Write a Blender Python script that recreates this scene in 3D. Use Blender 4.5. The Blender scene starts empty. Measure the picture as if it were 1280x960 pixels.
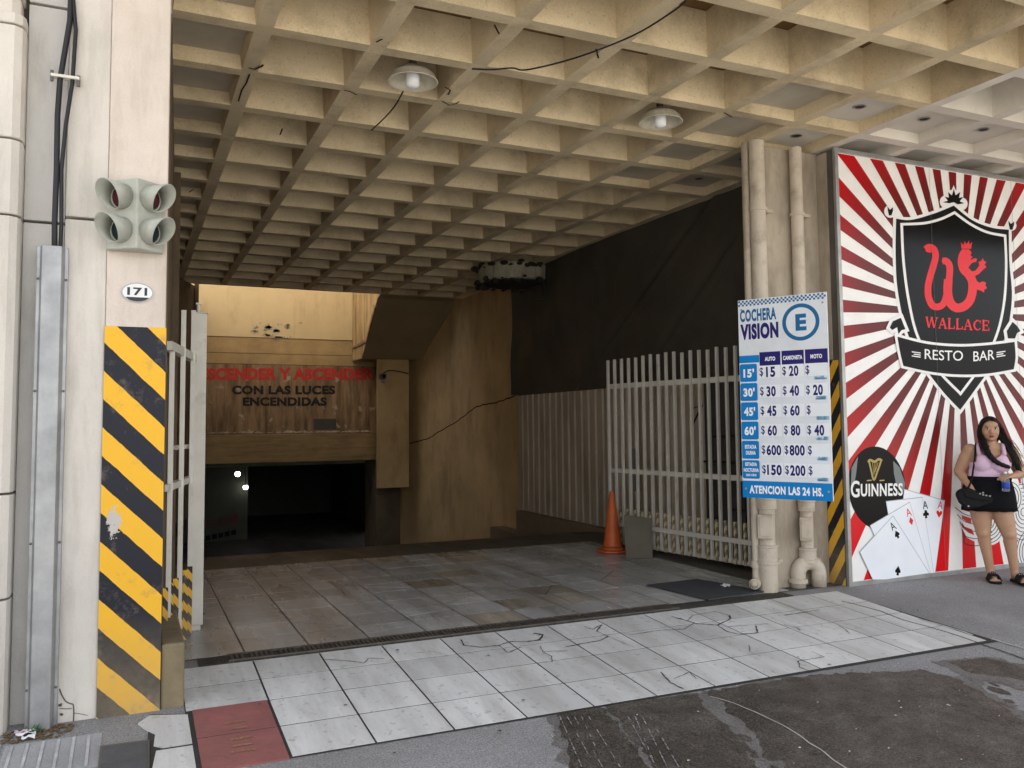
import bpy, bmesh, math, random
from mathutils import Vector, Matrix, noise
random.seed(7)
SC = bpy.context.scene
COL = SC.collection
R_ = math.radians

# ------------------------------------------------------------------ camera
FPX, YAW, PITCH, ROLL, CX, CY, CAMH = 1054., .4247, .0643, -.00917, 640., 462.7, 1.5
_c, _s, _cp, _sp = math.cos(YAW), math.sin(YAW), math.cos(PITCH), math.sin(PITCH)
_f = Vector((_s*_cp, _c*_cp, _sp)); _r = Vector((_c, -_s, 0)); _u = _r.cross(_f)
_cr, _sr = math.cos(ROLL), math.sin(ROLL)
RIGHT = _cr*_r + _sr*_u; UP = -_sr*_r + _cr*_u; FWD = _f
C0 = Vector((0, 0, CAMH))
cam_d = bpy.data.cameras.new('camera'); cam = bpy.data.objects.new('camera', cam_d); COL.objects.link(cam)
m3 = Matrix((RIGHT, UP, -FWD)).transposed()
cam.matrix_world = Matrix.Translation(C0) @ m3.to_4x4()
cam_d.sensor_width = 36; cam_d.lens = FPX/1280*36; cam_d.shift_y = -(480-CY)/1280
cam_d.clip_start = .05; cam_d.clip_end = 500
SC.camera = cam

# ------------------------------------------------------------------ light
SUN_EL, SUN_AZ = R_(50), R_(-25)      # azimuth measured clockwise from +Y
w = bpy.data.worlds.new('World'); SC.world = w; w.use_nodes = True
nt = w.node_tree; bg = nt.nodes['Background']
sky = nt.nodes.new('ShaderNodeTexSky'); sky.sky_type = 'NISHITA'; sky.sun_disc = False
sky.sun_elevation = SUN_EL; sky.sun_rotation = SUN_AZ
sky.air_density = 1.0; sky.dust_density = 3.0; sky.ozone_density = 1.0
hs = nt.nodes.new('ShaderNodeHueSaturation'); hs.inputs['Saturation'].default_value = .22
nt.links.new(sky.outputs[0], hs.inputs['Color']); nt.links.new(hs.outputs[0], bg.inputs[0])
bg.inputs[1].default_value = .15
sd = bpy.data.lights.new('sun', 'SUN'); sd.energy = 4; sd.angle = R_(.6); sd.color = (1, .94, .83)
sun = bpy.data.objects.new('sun', sd); COL.objects.link(sun)
sdir = Vector((math.sin(SUN_AZ)*math.cos(SUN_EL), math.cos(SUN_AZ)*math.cos(SUN_EL), math.sin(SUN_EL)))
sun.rotation_euler = sdir.to_track_quat('Z', 'Y').to_euler(); sun.location = sdir*30
SC.view_settings.view_transform = 'Standard'; SC.view_settings.look = 'None'
SC.view_settings.exposure = 1.85; SC.view_settings.gamma = 1; SC.view_settings.use_curve_mapping = False

# ------------------------------------------------------------------ helpers
def ray(x, y): return RIGHT*((x-CX)/FPX) - UP*((y-CY)/FPX) + FWD
def on(x, y, n, d):
    v = ray(x, y); n = Vector(n); return C0 + v*((d - n.dot(C0))/n.dot(v))
def pY(x, y, Y): return on(x, y, (0, 1, 0), Y)
def pX(x, y, X): return on(x, y, (1, 0, 0), X)
def pZ(x, y, Z=0): return on(x, y, (0, 0, 1), Z)
SL = .074; YD = 5.8
def gz(y): return -SL*(YD-y) if y < YD else 0.
def pG(x, y, dz=0): return on(x, y, (0, -SL, 1), -SL*YD+dz)     # sloped pavement

def lin(c):
    return tuple((v/12.92 if v <= .04045 else ((v+.055)/1.055)**2.4) for v in (x/255 for x in c))

MATS = {}
def M(name, col, rough=.75, var=.18, scale=3., dirt=None, damt=.5, dscale=1.5, stretch=(1, 1, 1), bump=.15, bscale=40,
      metal=0., island=0., spec=.4, coord='Object', spots=None, spotamt=.5, spotscale=30, dlo=.45, dhi=.7, coat=0., emit=0, grain=0., gscale=220):
    if name in MATS: return MATS[name]
    m = bpy.data.materials.new(name); m.use_nodes = True; n = m.node_tree.nodes; L = m.node_tree.links
    b = n['Principled BSDF']; b.inputs['Roughness'].default_value = rough; b.inputs['Metallic'].default_value = metal
    b.inputs['Specular IOR Level'].default_value = spec; b.inputs['Coat Weight'].default_value = coat
    tc = n.new('ShaderNodeTexCoord'); co = tc.outputs[coord]
    def noise_(sc, st=(1, 1, 1), det=6, rg=.6):
        mp = n.new('ShaderNodeMapping'); mp.inputs['Scale'].default_value = st; L.new(co, mp.inputs[0])
        t = n.new('ShaderNodeTexNoise'); t.inputs['Scale'].default_value = sc; t.inputs['Detail'].default_value = det
        t.inputs['Roughness'].default_value = rg; L.new(mp.outputs[0], t.inputs['Vector']); return t.outputs[0]
    def ramp(sock, lo, hi, a=0., z=1.):
        r = n.new('ShaderNodeMapRange'); r.inputs[1].default_value = lo; r.inputs[2].default_value = hi
        r.inputs[3].default_value = a; r.inputs[4].default_value = z; L.new(sock, r.inputs[0]); return r.outputs[0]
    def mix(f, a, c, mode='MIX'):
        x = n.new('ShaderNodeMix'); x.data_type = 'RGBA'; x.blend_type = mode
        if isinstance(f, (int, float)): x.inputs[0].default_value = f
        else: L.new(f, x.inputs[0])
        for i, v in ((6, a), (7, c)):
            if isinstance(v, tuple): x.inputs[i].default_value = (*v, 1)
            else: L.new(v, x.inputs[i])
        return x.outputs[2]
    cur = tuple(col)
    if var:
        f = ramp(noise_(scale), .3, .7, 1-var, 1+var*.6)
        cb = n.new('ShaderNodeCombineColor')
        for i in range(3): L.new(f, cb.inputs[i])
        cur = mix(1., cur, cb.outputs[0], 'MULTIPLY')
    if island:
        g = n.new('ShaderNodeNewGeometry'); f = ramp(g.outputs['Random Per Island'], 0, 1, 1-island, 1+island*.5)
        cb = n.new('ShaderNodeCombineColor')
        for i in range(3): L.new(f, cb.inputs[i])
        cur = mix(1., cur, cb.outputs[0], 'MULTIPLY')
    if dirt:
        f = ramp(noise_(dscale, stretch, 8, .68), dlo, dhi, 0, damt); cur = mix(f, cur, tuple(dirt))
        rr = ramp(noise_(dscale*1.3, stretch), .3, .7, max(.05, rough-.12), min(1, rough+.12)); L.new(rr, b.inputs['Roughness'])
    if spots:
        f = ramp(noise_(spotscale, (1, 1, 1), 3, .5), .62, .68, 0, spotamt); cur = mix(f, cur, tuple(spots))
    if grain:
        f = ramp(noise_(gscale, (1, 1, 1), 2, .5), .3, .7, 1-grain, 1+grain)
        cb = n.new('ShaderNodeCombineColor')
        for i in range(3): L.new(f, cb.inputs[i])
        cur = mix(1., cur, cb.outputs[0], 'MULTIPLY')
    if isinstance(cur, tuple): b.inputs['Base Color'].default_value = (*cur, 1)
    else: L.new(cur, b.inputs['Base Color'])
    if bump:
        bp = n.new('ShaderNodeBump'); bp.inputs['Strength'].default_value = bump; bp.inputs['Distance'].default_value = .01
        L.new(noise_(bscale, (1, 1, 1), 5), bp.inputs['Height']); L.new(bp.outputs[0], b.inputs['Normal'])
    if emit:
        b.inputs['Emission Color'].default_value = (*col, 1); b.inputs['Emission Strength'].default_value = emit
    MATS[name] = m
    return m
def flat(name, rgb, rough=.4, **k):
    return M(name, lin(rgb), rough, var=k.pop('var', .05), bump=k.pop('bump', 0), spec=k.pop('spec', .2), **k)

class B:
    def __init__(s): s.bm = bmesh.new(); s.mi = 0
    def v(s, p): return s.bm.verts.new(p)
    def face(s, pts, mi=None):
        try: f = s.bm.faces.new([s.v(p) for p in pts])
        except ValueError: return
        f.material_index = s.mi if mi is None else mi; return f
    def box(s, a, b, rot=None, c=None):
        a = Vector(a); b = Vector(b)
        P = [Vector((x, y, z)) for x in (a.x, b.x) for y in (a.y, b.y) for z in (a.z, b.z)]
        if rot is not None:
            cc = Vector(c) if c is not None else (a+b)/2
            P = [rot @ (p-cc) + cc for p in P]
        V = [s.v(p) for p in P]
        for q in ((0, 1, 3, 2), (4, 6, 7, 5), (0, 4, 5, 1), (2, 3, 7, 6), (0, 2, 6, 4), (1, 5, 7, 3)):
            f = s.bm.faces.new([V[i] for i in q]); f.material_index = s.mi
        return s
    def prism(s, pts, vec):
        vec = Vector(vec); P = [Vector(p) for p in pts]
        n = Vector((0, 0, 0))
        for i in range(len(P)): n += P[i].cross(P[(i+1) % len(P)])
        if n.dot(vec) > 0: P.reverse()
        A = [s.v(p) for p in P]; Bv = [s.v(p+vec) for p in P]
        s.bm.faces.new(A).material_index = s.mi
        s.bm.faces.new(Bv[::-1]).material_index = s.mi
        for i in range(len(P)):
            j = (i+1) % len(P); s.bm.faces.new((A[j], A[i], Bv[i], Bv[j])).material_index = s.mi
        return s
    def ring(s, c, ax, r, n, rx=None):
        ax = Vector(ax).normalized(); a = ax.orthogonal().normalized()
        if abs(ax.z) > .999: a = Vector((1, 0, 0))
        b = ax.cross(a)
        return [s.v(Vector(c) + a*(math.cos(t)*r) + b*(math.sin(t)*(r if rx is None else rx))) for t in [2*math.pi*i/n for i in range(n)]]
    def bridge(s, A, C):
        n = len(A)
        for i in range(n):
            j = (i+1) % n; s.bm.faces.new((A[i], A[j], C[j], C[i])).material_index = s.mi
    def cyl(s, p0, p1, r0, r1=None, n=16, caps=True):
        r1 = r0 if r1 is None else r1; ax = Vector(p1)-Vector(p0)
        A = s.ring(p0, ax, r0, n); C = s.ring(p1, ax, r1, n); s.bridge(A, C)
        if caps: s.bm.faces.new(A[::-1]).material_index = s.mi; s.bm.faces.new(C).material_index = s.mi
        return s
    def lathe(s, prof, c=(0, 0, 0), ax=(0, 0, 1), n=24, caps=True):
        ax = Vector(ax).normalized(); rs = [s.ring(Vector(c)+ax*z, ax, max(r, 1e-4), n) for r, z in prof]
        for i in range(len(rs)-1): s.bridge(rs[i], rs[i+1])
        if caps: s.bm.faces.new(rs[0][::-1]); s.bm.faces.new(rs[-1])
        return s
    def tube(s, pts, r, n=8):
        P = [Vector(p) for p in pts]; rs = []; a = None
        for i, p in enumerate(P):
            t = (P[min(i+1, len(P)-1)] - P[max(i-1, 0)]).normalized()
            if a is None: a = t.orthogonal().normalized()
            a = (a - t*a.dot(t)).normalized(); b = t.cross(a)
            rr = r[i] if isinstance(r, (list, tuple)) else r
            rs.append([s.v(p + a*(math.cos(q)*rr) + b*(math.sin(q)*rr)) for q in [2*math.pi*k/n for k in range(n)]])
        for i in range(len(rs)-1): s.bridge(rs[i], rs[i+1])
        s.bm.faces.new(rs[0][::-1]); s.bm.faces.new(rs[-1]); return s
    def ball(s, c, r, seg=16, rot=None):
        r = (r, r, r) if isinstance(r, (int, float)) else r
        mt = Matrix.Translation(Vector(c)) @ (rot.to_4x4() if rot is not None else Matrix()) @ Matrix.Diagonal((*r, 1))
        bmesh.ops.create_uvsphere(s.bm, u_segments=seg, v_segments=max(6, seg//2), radius=1, matrix=mt); return s
    def cap(s, p0, p1, r0, r1, n=14):          # tapered capsule
        s.cyl(p0, p1, r0, r1, n); s.ball(p0, r0, n); s.ball(p1, r1, n); return s
    def sheet(s, f, nu, nv):
        g = [[s.v(f(i/nu, j/nv)) for i in range(nu+1)] for j in range(nv+1)]
        for j in range(nv):
            for i in range(nu): s.bm.faces.new((g[j][i], g[j][i+1], g[j+1][i+1], g[j+1][i])).material_index = s.mi
        return s

ORG = {}
def obj(name, b, mats, parent=None, org=None, smooth=False, bevel=0, fixn=False, solid=0, sub=0):
    bm = b.bm if isinstance(b, B) else b
    if fixn: bmesh.ops.recalc_face_normals(bm, faces=bm.faces)
    o0 = Vector(org) if org is not None else (ORG[parent.name] if parent else Vector((0, 0, 0)))
    if o0.length > 0: bmesh.ops.translate(bm, verts=bm.verts, vec=-o0)
    me = bpy.data.meshes.new(name); bm.to_mesh(me); bm.free()
    if smooth:
        for p in me.polygons: p.use_smooth = True
    for m in (mats if isinstance(mats, (list, tuple)) else [mats]): me.materials.append(m)
    o = bpy.data.objects.new(name, me); COL.objects.link(o); ORG[o.name] = o0
    if parent: o.parent = parent
    else: o.location = o0
    if solid: md = o.modifiers.new('solid', 'SOLIDIFY'); md.thickness = solid; md.offset = 0
    if sub: md = o.modifiers.new('sub', 'SUBSURF'); md.levels = md.render_levels = sub
    if bevel:
        md = o.modifiers.new('bevel', 'BEVEL'); md.width = bevel; md.segments = 2; md.limit_method = 'ANGLE'; md.angle_limit = R_(40)
    return o
def thing(name, label, cat, loc, group=None):
    o = bpy.data.objects.new(name, None); COL.objects.link(o); o.location = loc; ORG[o.name] = Vector(loc)
    o.empty_display_size = .1; o['label'] = label; o['category'] = cat
    if group: o['group'] = group
    return o
def obj_split(name, b, *a, **k):
    """one child object per loose piece of b"""
    bm = b.bm; seen = set(); out = []
    bm.verts.ensure_lookup_table()
    for v0 in bm.verts:
        if v0 in seen: continue
        st, comp = [v0], []; seen.add(v0)
        while st:
            v = st.pop(); comp.append(v)
            for e in v.link_edges:
                q = e.other_vert(v)
                if q not in seen: seen.add(q); st.append(q)
        nb = B(); mp = {v: nb.bm.verts.new(v.co) for v in comp}
        for f in {f for v in comp for f in v.link_faces}: nb.bm.faces.new([mp[v] for v in f.verts]).material_index = f.material_index
        out.append(obj(name, nb, *a, **k))
    return out
def tag(o, label, cat, group=None):
    o['label'] = label; o['category'] = cat
    if group: o['group'] = group
    return o
def struct(o): o['kind'] = 'structure'; return o
def copy_tree(o, parent=None):
    c = o.copy(); COL.objects.link(c)
    if parent: c.parent = parent
    for ch in list(o.children): copy_tree(ch, c)
    return c
def jit(p, a=.004, k=3.):
    n = noise.noise_vector(Vector(p)*k); return Vector(p) + n*a

_tc = {}
def text_polys(txt, bold=0., space=1.):
    key = (txt, bold, space)
    if key not in _tc:
        cu = bpy.data.curves.new('t', 'FONT'); cu.body = txt; cu.size = 1; cu.offset = bold; cu.space_character = space; cu.resolution_u = 4
        o = bpy.data.objects.new('t', cu); COL.objects.link(o); dg = bpy.context.evaluated_depsgraph_get(); dg.update()
        me = bpy.data.meshes.new_from_object(o.evaluated_get(dg))
        vs = [v.co.copy() for v in me.vertices]; fs = [tuple(p.vertices) for p in me.polygons]
        bpy.data.objects.remove(o); bpy.data.curves.remove(cu); bpy.data.meshes.remove(me); _tc[key] = (vs, fs)
    return _tc[key]
def text(b, txt, fn, box, bold=.02, mi=None, space=1.):
    """letters mapped so that their bounding box fills box=(u0,v0,u1,v1); fn(u,v) gives the 3D point"""
    vs, fs = text_polys(txt, bold, space)
    x0 = min(v.x for v in vs); x1 = max(v.x for v in vs); y0 = min(v.y for v in vs); y1 = max(v.y for v in vs)
    u0, v0, u1, v1 = box
    V = [b.v(fn(u0+(v.x-x0)/(x1-x0)*(u1-u0), v0+(v.y-y0)/(y1-y0)*(v1-v0))) for v in vs]
    for f in fs:
        try: q = b.bm.faces.new([V[i] for i in f]); q.material_index = b.mi if mi is None else mi
        except ValueError: pass
def spline(P, n=8, closed=False):
    P = [Vector(p) for p in P]; out = []; N = len(P)
    for i in range(N if closed else N-1):
        g = lambda k: P[k % N] if closed else P[max(0, min(N-1, k))]
        a, b_, c, d = g(i-1), g(i), g(i+1), g(i+2)
        for k in range(n):
            t = k/n; out.append(.5*((2*b_)+(c-a)*t+(2*a-5*b_+4*c-d)*t*t+(3*b_-a-3*c+d)*t**3))
    if not closed: out.append(P[-1])
    return out
def stroke(b, pts, wd, fn, mi=None):
    """ribbon polygon along 2D pts with widths wd, as quads"""
    P = [Vector(p) for p in pts]; L = []; N = len(P)
    for i, p in enumerate(P):
        t = (P[min(i+1, N-1)]-P[max(i-1, 0)]).normalized(); n = Vector((-t.y, t.x))
        ww = wd if isinstance(wd, (int, float)) else wd[0]+(wd[1]-wd[0])*i/(N-1) if len(wd) == 2 else wd[min(i*len(wd)//N, len(wd)-1)]
        L.append((b.v(fn(*(p+n*ww/2))), b.v(fn(*(p-n*ww/2)))))
    for i in range(N-1):
        q = b.bm.faces.new((L[i][0], L[i][1], L[i+1][1], L[i+1][0])); q.material_index = b.mi if mi is None else mi

def stripe_mat(name, c1, c2, ax, freq, slope, rough=.5, off=0., chip=None):
    """painted diagonal hazard bands in object space: ax = horizontal axis index"""
    if name in MATS: return MATS[name]
    m = bpy.data.materials.new(name); m.use_nodes = True; n = m.node_tree.nodes; L = m.node_tree.links
    b = n['Principled BSDF']; b.inputs['Roughness'].default_value = rough; b.inputs['Specular IOR Level'].default_value = .3
    tc = n.new('ShaderNodeTexCoord'); sx = n.new('ShaderNodeSeparateXYZ'); L.new(tc.outputs['Object'], sx.inputs[0])
    def mth(op, a, c=None):
        x = n.new('ShaderNodeMath'); x.operation = op
        for i, v in ((0, a), (1, c)):
            if v is None: continue
            if isinstance(v, (int, float)): x.inputs[i].default_value = v
            else: L.new(v, x.inputs[i])
        return x.outputs[0]
    nz = n.new('ShaderNodeTexNoise'); nz.inputs['Scale'].default_value = 14; nz.inputs['Detail'].default_value = 6; L.new(tc.outputs['Object'], nz.inputs['Vector'])
    wob = mth('MULTIPLY', mth('SUBTRACT', nz.outputs[0], .5), .016)
    t = mth('FRACT', mth('MULTIPLY', mth('ADD', mth('ADD', mth('ADD', sx.outputs[2], mth('MULTIPLY', sx.outputs[ax], slope)), off), wob), freq))
    st = mth('GREATER_THAN', t, .5)
    def mixc(f, a, c):
        x = n.new('ShaderNodeMix'); x.data_type = 'RGBA'; L.new(f, x.inputs[0])
        for i, v in ((6, a), (7, c)):
            if isinstance(v, tuple): x.inputs[i].default_value = (*v, 1)
            else: L.new(v, x.inputs[i])
        return x.outputs[2]
    cur = mixc(st, c1, c2)
    n2 = n.new('ShaderNodeTexNoise'); n2.inputs['Scale'].default_value = 9; n2.inputs['Detail'].default_value = 8; n2.inputs['Roughness'].default_value = .72; L.new(tc.outputs['Object'], n2.inputs['Vector'])
    mr = n.new('ShaderNodeMapRange'); mr.inputs[1].default_value = .57; mr.inputs[2].default_value = .74; mr.inputs[4].default_value = .55; L.new(n2.outputs[0], mr.inputs[0])
    cur = mixc(mr.outputs[0], cur, (.22, .18, .13))
    # wear that grows near the ground
    g = n.new('ShaderNodeMapRange'); g.inputs[1].default_value = .55; g.inputs[2].default_value = .0; g.inputs[3].default_value = .0; g.inputs[4].default_value = .8
    L.new(sx.outputs[2], g.inputs[0]); cur = mixc(mth('MULTIPLY', g.outputs[0], n2.outputs[0]), cur, (.38, .30, .19))
    if chip:
        n3 = n.new('ShaderNodeTexNoise'); n3.inputs['Scale'].default_value = 26; n3.inputs['Detail'].default_value = 7; n3.inputs['Roughness'].default_value = .7; L.new(tc.outputs['Object'], n3.inputs['Vector'])
        dv = n.new('ShaderNodeVectorMath'); dv.operation = 'SUBTRACT'; L.new(tc.outputs['Object'], dv.inputs[0]); dv.inputs[1].default_value = chip
        sc = n.new('ShaderNodeVectorMath'); sc.operation = 'MULTIPLY'; L.new(dv.outputs[0], sc.inputs[0]); sc.inputs[1].default_value = (1.8, 0, 1)
        ln = n.new('ShaderNodeVectorMath'); ln.operation = 'LENGTH'; L.new(sc.outputs[0], ln.inputs[0])
        val = mth('LESS_THAN', mth('ADD', ln.outputs['Value'], mth('MULTIPLY', n3.outputs[0], .34)), .235)
        cur = mixc(val, cur, (.5, .46, .42))
    L.new(cur, b.inputs['Base Color'])
    bp = n.new('ShaderNodeBump'); bp.inputs['Strength'].default_value = .2; bp.inputs['Distance'].default_value = .01; L.new(n2.outputs[0], bp.inputs['Height']); L.new(bp.outputs[0], b.inputs['Normal'])
    MATS[name] = m; return m

# ------------------------------------------------------------------ materials
CEIL = M('cream_ceiling_paint', (.67, .545, .355), .85, .16, 1.4, island=.13, grain=.07, gscale=90, dirt=(.21, .155, .09), damt=.7, dscale=1.7, dlo=.5, dhi=.76, bump=.25, bscale=30, spots=(.30, .23, .13), spotamt=.35, spotscale=42)
CEILW = M('white_ceiling_paint', (.68, .63, .55), .85, .1, 2, island=.08, dirt=(.35, .3, .22), damt=.35, dscale=2.2, dlo=.55, dhi=.8, bump=.2)
CEILG = M('grey_infill_board', (.50, .44, .34), .8, .15, 1.5, dirt=(.33, .27, .19), damt=.5, dscale=2, bump=.1)
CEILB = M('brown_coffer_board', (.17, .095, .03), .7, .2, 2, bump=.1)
PILLAR = M('pale_pink_render', (.66, .575, .50), .85, .1, 3, grain=.05, dirt=(.36, .28, .21), damt=.55, dscale=2.2, stretch=(3, 3, .45), dlo=.5, dhi=.8, bump=.2, bscale=60)
FACADE = M('off_white_render', (.63, .585, .525), .85, .1, 2.5, grain=.05, dirt=(.30, .26, .21), damt=.6, dscale=2.2, stretch=(3, 3, .45), dlo=.5, dhi=.8, bump=.2, bscale=60)
FACADEG = M('grey_render', (.50, .48, .45), .88, .1, 2.5, dirt=(.22, .19, .16), damt=.6, dscale=2, stretch=(2, 2, .6), dlo=.52, dhi=.78, bump=.3, bscale=60)
YWALL = M('yellow_concrete', (.58, .41, .21), .8, .2, 1.2, dirt=(.19, .12, .06), damt=.6, dscale=1.5, stretch=(1.5, 1.5, .5), dlo=.48, dhi=.75, bump=.3, bscale=22)
YPLAST = M('yellow_plaster', (.68, .52, .29), .85, .1, 1.5, dirt=(.26, .15, .07), damt=.5, dscale=1.6, stretch=(2, 2, .5), dlo=.55, dhi=.8, bump=.2)
STAIN = M('stained_brown_wall', (.37, .235, .125), .85, .25, 2, dirt=(.07, .042, .022), damt=.8, dscale=2.4, stretch=(3, 3, .35), dlo=.42, dhi=.66, bump=.35, spots=(.62, .55, .42), spotamt=.55, spotscale=5)
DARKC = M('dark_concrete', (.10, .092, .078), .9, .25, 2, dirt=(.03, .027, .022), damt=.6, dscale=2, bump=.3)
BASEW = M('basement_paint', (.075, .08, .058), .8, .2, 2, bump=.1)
BROWNSIDE = M('brown_stain_shade_concrete', (.19, .135, .085), .85, .25, 2, dirt=(.06, .04, .025), damt=.7, dscale=3, stretch=(2, 2, .5), bump=.3)  # stained wall concrete; also carries the shade on the pillar side
PANELW = M('beige_corrugated_metal', (.50, .42, .31), .55, .1, 2, dirt=(.16, .11, .07), damt=.5, dscale=2, stretch=(2, 2, .4), bump=.1)
TARP = M('black_tarpaulin', (.062, .054, .042), .62, .25, 1.2, dirt=(.075, .062, .046), damt=.5, dscale=1.2, bump=.3, bscale=12)
WHITEM = M('white_painted_steel', (.66, .625, .545), .5, .12, 4, dirt=(.26, .19, .11), damt=.4, dscale=5, dlo=.56, dhi=.75, bump=.05)
GALV = M('galvanised_steel', (.38, .385, .39), .5, .3, 5, dirt=(.27, .27, .28), damt=.5, dscale=3, stretch=(2, 2, .4), metal=.75, bump=.08)
BLACKR = M('black_rubber', (.012, .013, .016), .5, .1, 8, bump=.05)
PIPE = M('cream_pipe_paint', (.56, .485, .39), .55, .12, 4, dirt=(.22, .17, .11), damt=.7, dscale=5, dlo=.5, dhi=.75, bump=.12)
PIER = M('beige_pier_render', (.44, .375, .29), .85, .15, 2.5, dirt=(.17, .13, .09), damt=.6, dscale=2.4, stretch=(2, 2, .6), bump=.25)
ASPH = M('grey_pavement', (.28, .277, .28), .85, grain=.38, gscale=120, var=.22, scale=1.1, dirt=(.19, .185, .18), damt=.6, dscale=1.3, dlo=.4, dhi=.7, bump=.5, bscale=90, spots=(.15, .147, .14), spotamt=.45, spotscale=70)
WET = M('dark_wet_asphalt', (.066, .056, .047), .5, .3, 2.2, grain=.65, gscale=100, dirt=(.15, .135, .118), damt=.7, dscale=5, dlo=.45, dhi=.75, bump=.8, bscale=70, spots=(.16, .14, .12), spotamt=.4, spotscale=95, spec=.35)
GROUT = M('dark_grout', (.04, .037, .033), .9, .2, 8, bump=.3)
TILEA = M('pale_paving_tile', (.68, .68, .67), .6, .10, 1.2, grain=.06, dirt=(.34, .325, .30), damt=.75, dscale=1.5, stretch=(3.4, .6, 1), dlo=.42, dhi=.74, bump=.12, bscale=50, island=.17, spots=(.2, .19, .18), spotamt=.4, spotscale=26)
TILEF = M('dirty_floor_tile', (.53, .53, .525), .27, .25, 1.2, dirt=(.21, .20, .185), damt=.85, dscale=1.1, stretch=(2.4, .45, 1), dlo=.38, dhi=.68, bump=.1, bscale=40, island=.2, spec=.5)
TILEB = M('brown_stained_tile', (.42, .38, .32), .27, .3, 1.2, dirt=(.055, .04, .025), damt=.8, dscale=1.2, stretch=(3, .4, 1), dlo=.4, dhi=.7, bump=.1, island=.3, spec=.5)
REDT = M('red_painted_tile', (.29, .105, .10), .65, .14, 4, dirt=(.16, .09, .075), damt=.6, dscale=5, bump=.15, bscale=50)
RIDGE = M('ridged_grey_tile', (.33, .335, .345), .8, grain=.15, gscale=130, var=.15, scale=2.5, dirt=(.2, .2, .2), damt=.6, dscale=2, bump=.3)
BLACK = flat('black_gloss', (12, 11, 11), .3, spec=.12)
WHITEP = flat('white_print', (236, 234, 232), .22, var=.03)
REDP = flat('red_print', (226, 38, 46), .25)
NAVY = flat('navy_print', (32, 22, 104), .35)
BLUE = flat('blue_print', (0, 124, 196), .35)
DBLUE = flat('dark_blue_print', (14, 100, 150), .35)
STEELD = M('dark_grey_steel', (.14, .14, .135), .5, .2, 5, metal=.4, bump=.1)
STEELG = M('grey_aluminium', (.40, .40, .39), .42, .15, 5, dirt=(.2, .19, .17), damt=.4, dscale=6, metal=.6, bump=.05)
YEL, NVY = lin((232, 176, 44)), lin((26, 28, 38))

# ================================================================== SETTING
# pavement slopes up to the gate line, the garage floor behind is level, then a ramp goes down
b = B()
b.face([(-4, 1.6, gz(1.6)), (14, 1.6, gz(1.6)), (14, YD, 0), (-4, YD, 0)])
b.face([(-4, YD, 0), (14, YD, 0), (14, 6.4, 0), (-4, 6.4, 0)])
b.face([(-4, 1.6, gz(1.6)-.13), (14, 1.6, gz(1.6)-.13), (14, 1.6, gz(1.6)), (-4, 1.6, gz(1.6))])
struct(obj('pavement', b, ASPH))
b = B(); zs = gz(1.6)-.13
b.face([(-90, -90, zs), (90, -90, zs), (90, 1.6, zs), (-90, 1.6, zs)])
b.face([(-90, 1.6, zs), (-4, 1.6, zs), (-4, 60, zs), (-90, 60, zs)]); b.face([(14, 1.6, zs), (90, 1.6, zs), (90, 60, zs), (14, 60, zs)])
struct(obj('street', b, M('sunlit_concrete_road', (.42, .40, .365), .9, .2, .5, bump=.3)))

def cut_poly(P, p, n):
    """split polygon P (2D) by the line through p with normal n"""
    A, C = [], []
    for i in range(len(P)):
        a, c = P[i], P[(i+1) % len(P)]; da, dc = (a-p).dot(n), (c-p).dot(n)
        (A if da >= 0 else C).append(a)
        if da*dc < 0:
            x = a + (c-a)*(da/(da-dc)); A.append(x); C.append(x)
    return [q for q in (A, C) if len(q) > 2]
def shrink(P, d):
    c = sum(P, Vector((0, 0)))/len(P); out = []
    N = len(P)
    for i in range(N):
        a, q, e = P[i-1], P[i], P[(i+1) % N]
        t1 = (q-a).normalized(); t2 = (e-q).normalized()
        n1 = Vector((-t1.y, t1.x)); n2 = Vector((-t2.y, t2.x)); k = n1+n2
        if k.length < .2: out.append(q); continue
        k = k/k.length_squared*2; out.append(q + k*min(d, .05)*.5*2*.5 if False else q + (n1+n2)/max(.35, (1+n1.dot(n2)))*d)
    return out
def slab_tiles(b, P, zf, d=.004, th=.006, mi=0):
    P = [Vector(p) for p in P]
    if sum(P[i].cross(P[(i+1) % len(P)]) for i in range(len(P))) < 0: P.reverse()
    P = shrink(P, d)
    tl = random.uniform(-.0004, .0004)
    top = [b.v((p.x, p.y, zf(p.y)+th+tl+random.uniform(-.0003, .0003))) for p in P]; bot = [b.v((p.x, p.y, zf(p.y)-.002)) for p in P]
    f = b.bm.faces.new(top); f.material_index = mi; N = len(P)
    for i in range(N):
        j = (i+1) % N; b.bm.faces.new((bot[i], bot[j], top[j], top[i])).material_index = mi
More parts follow.
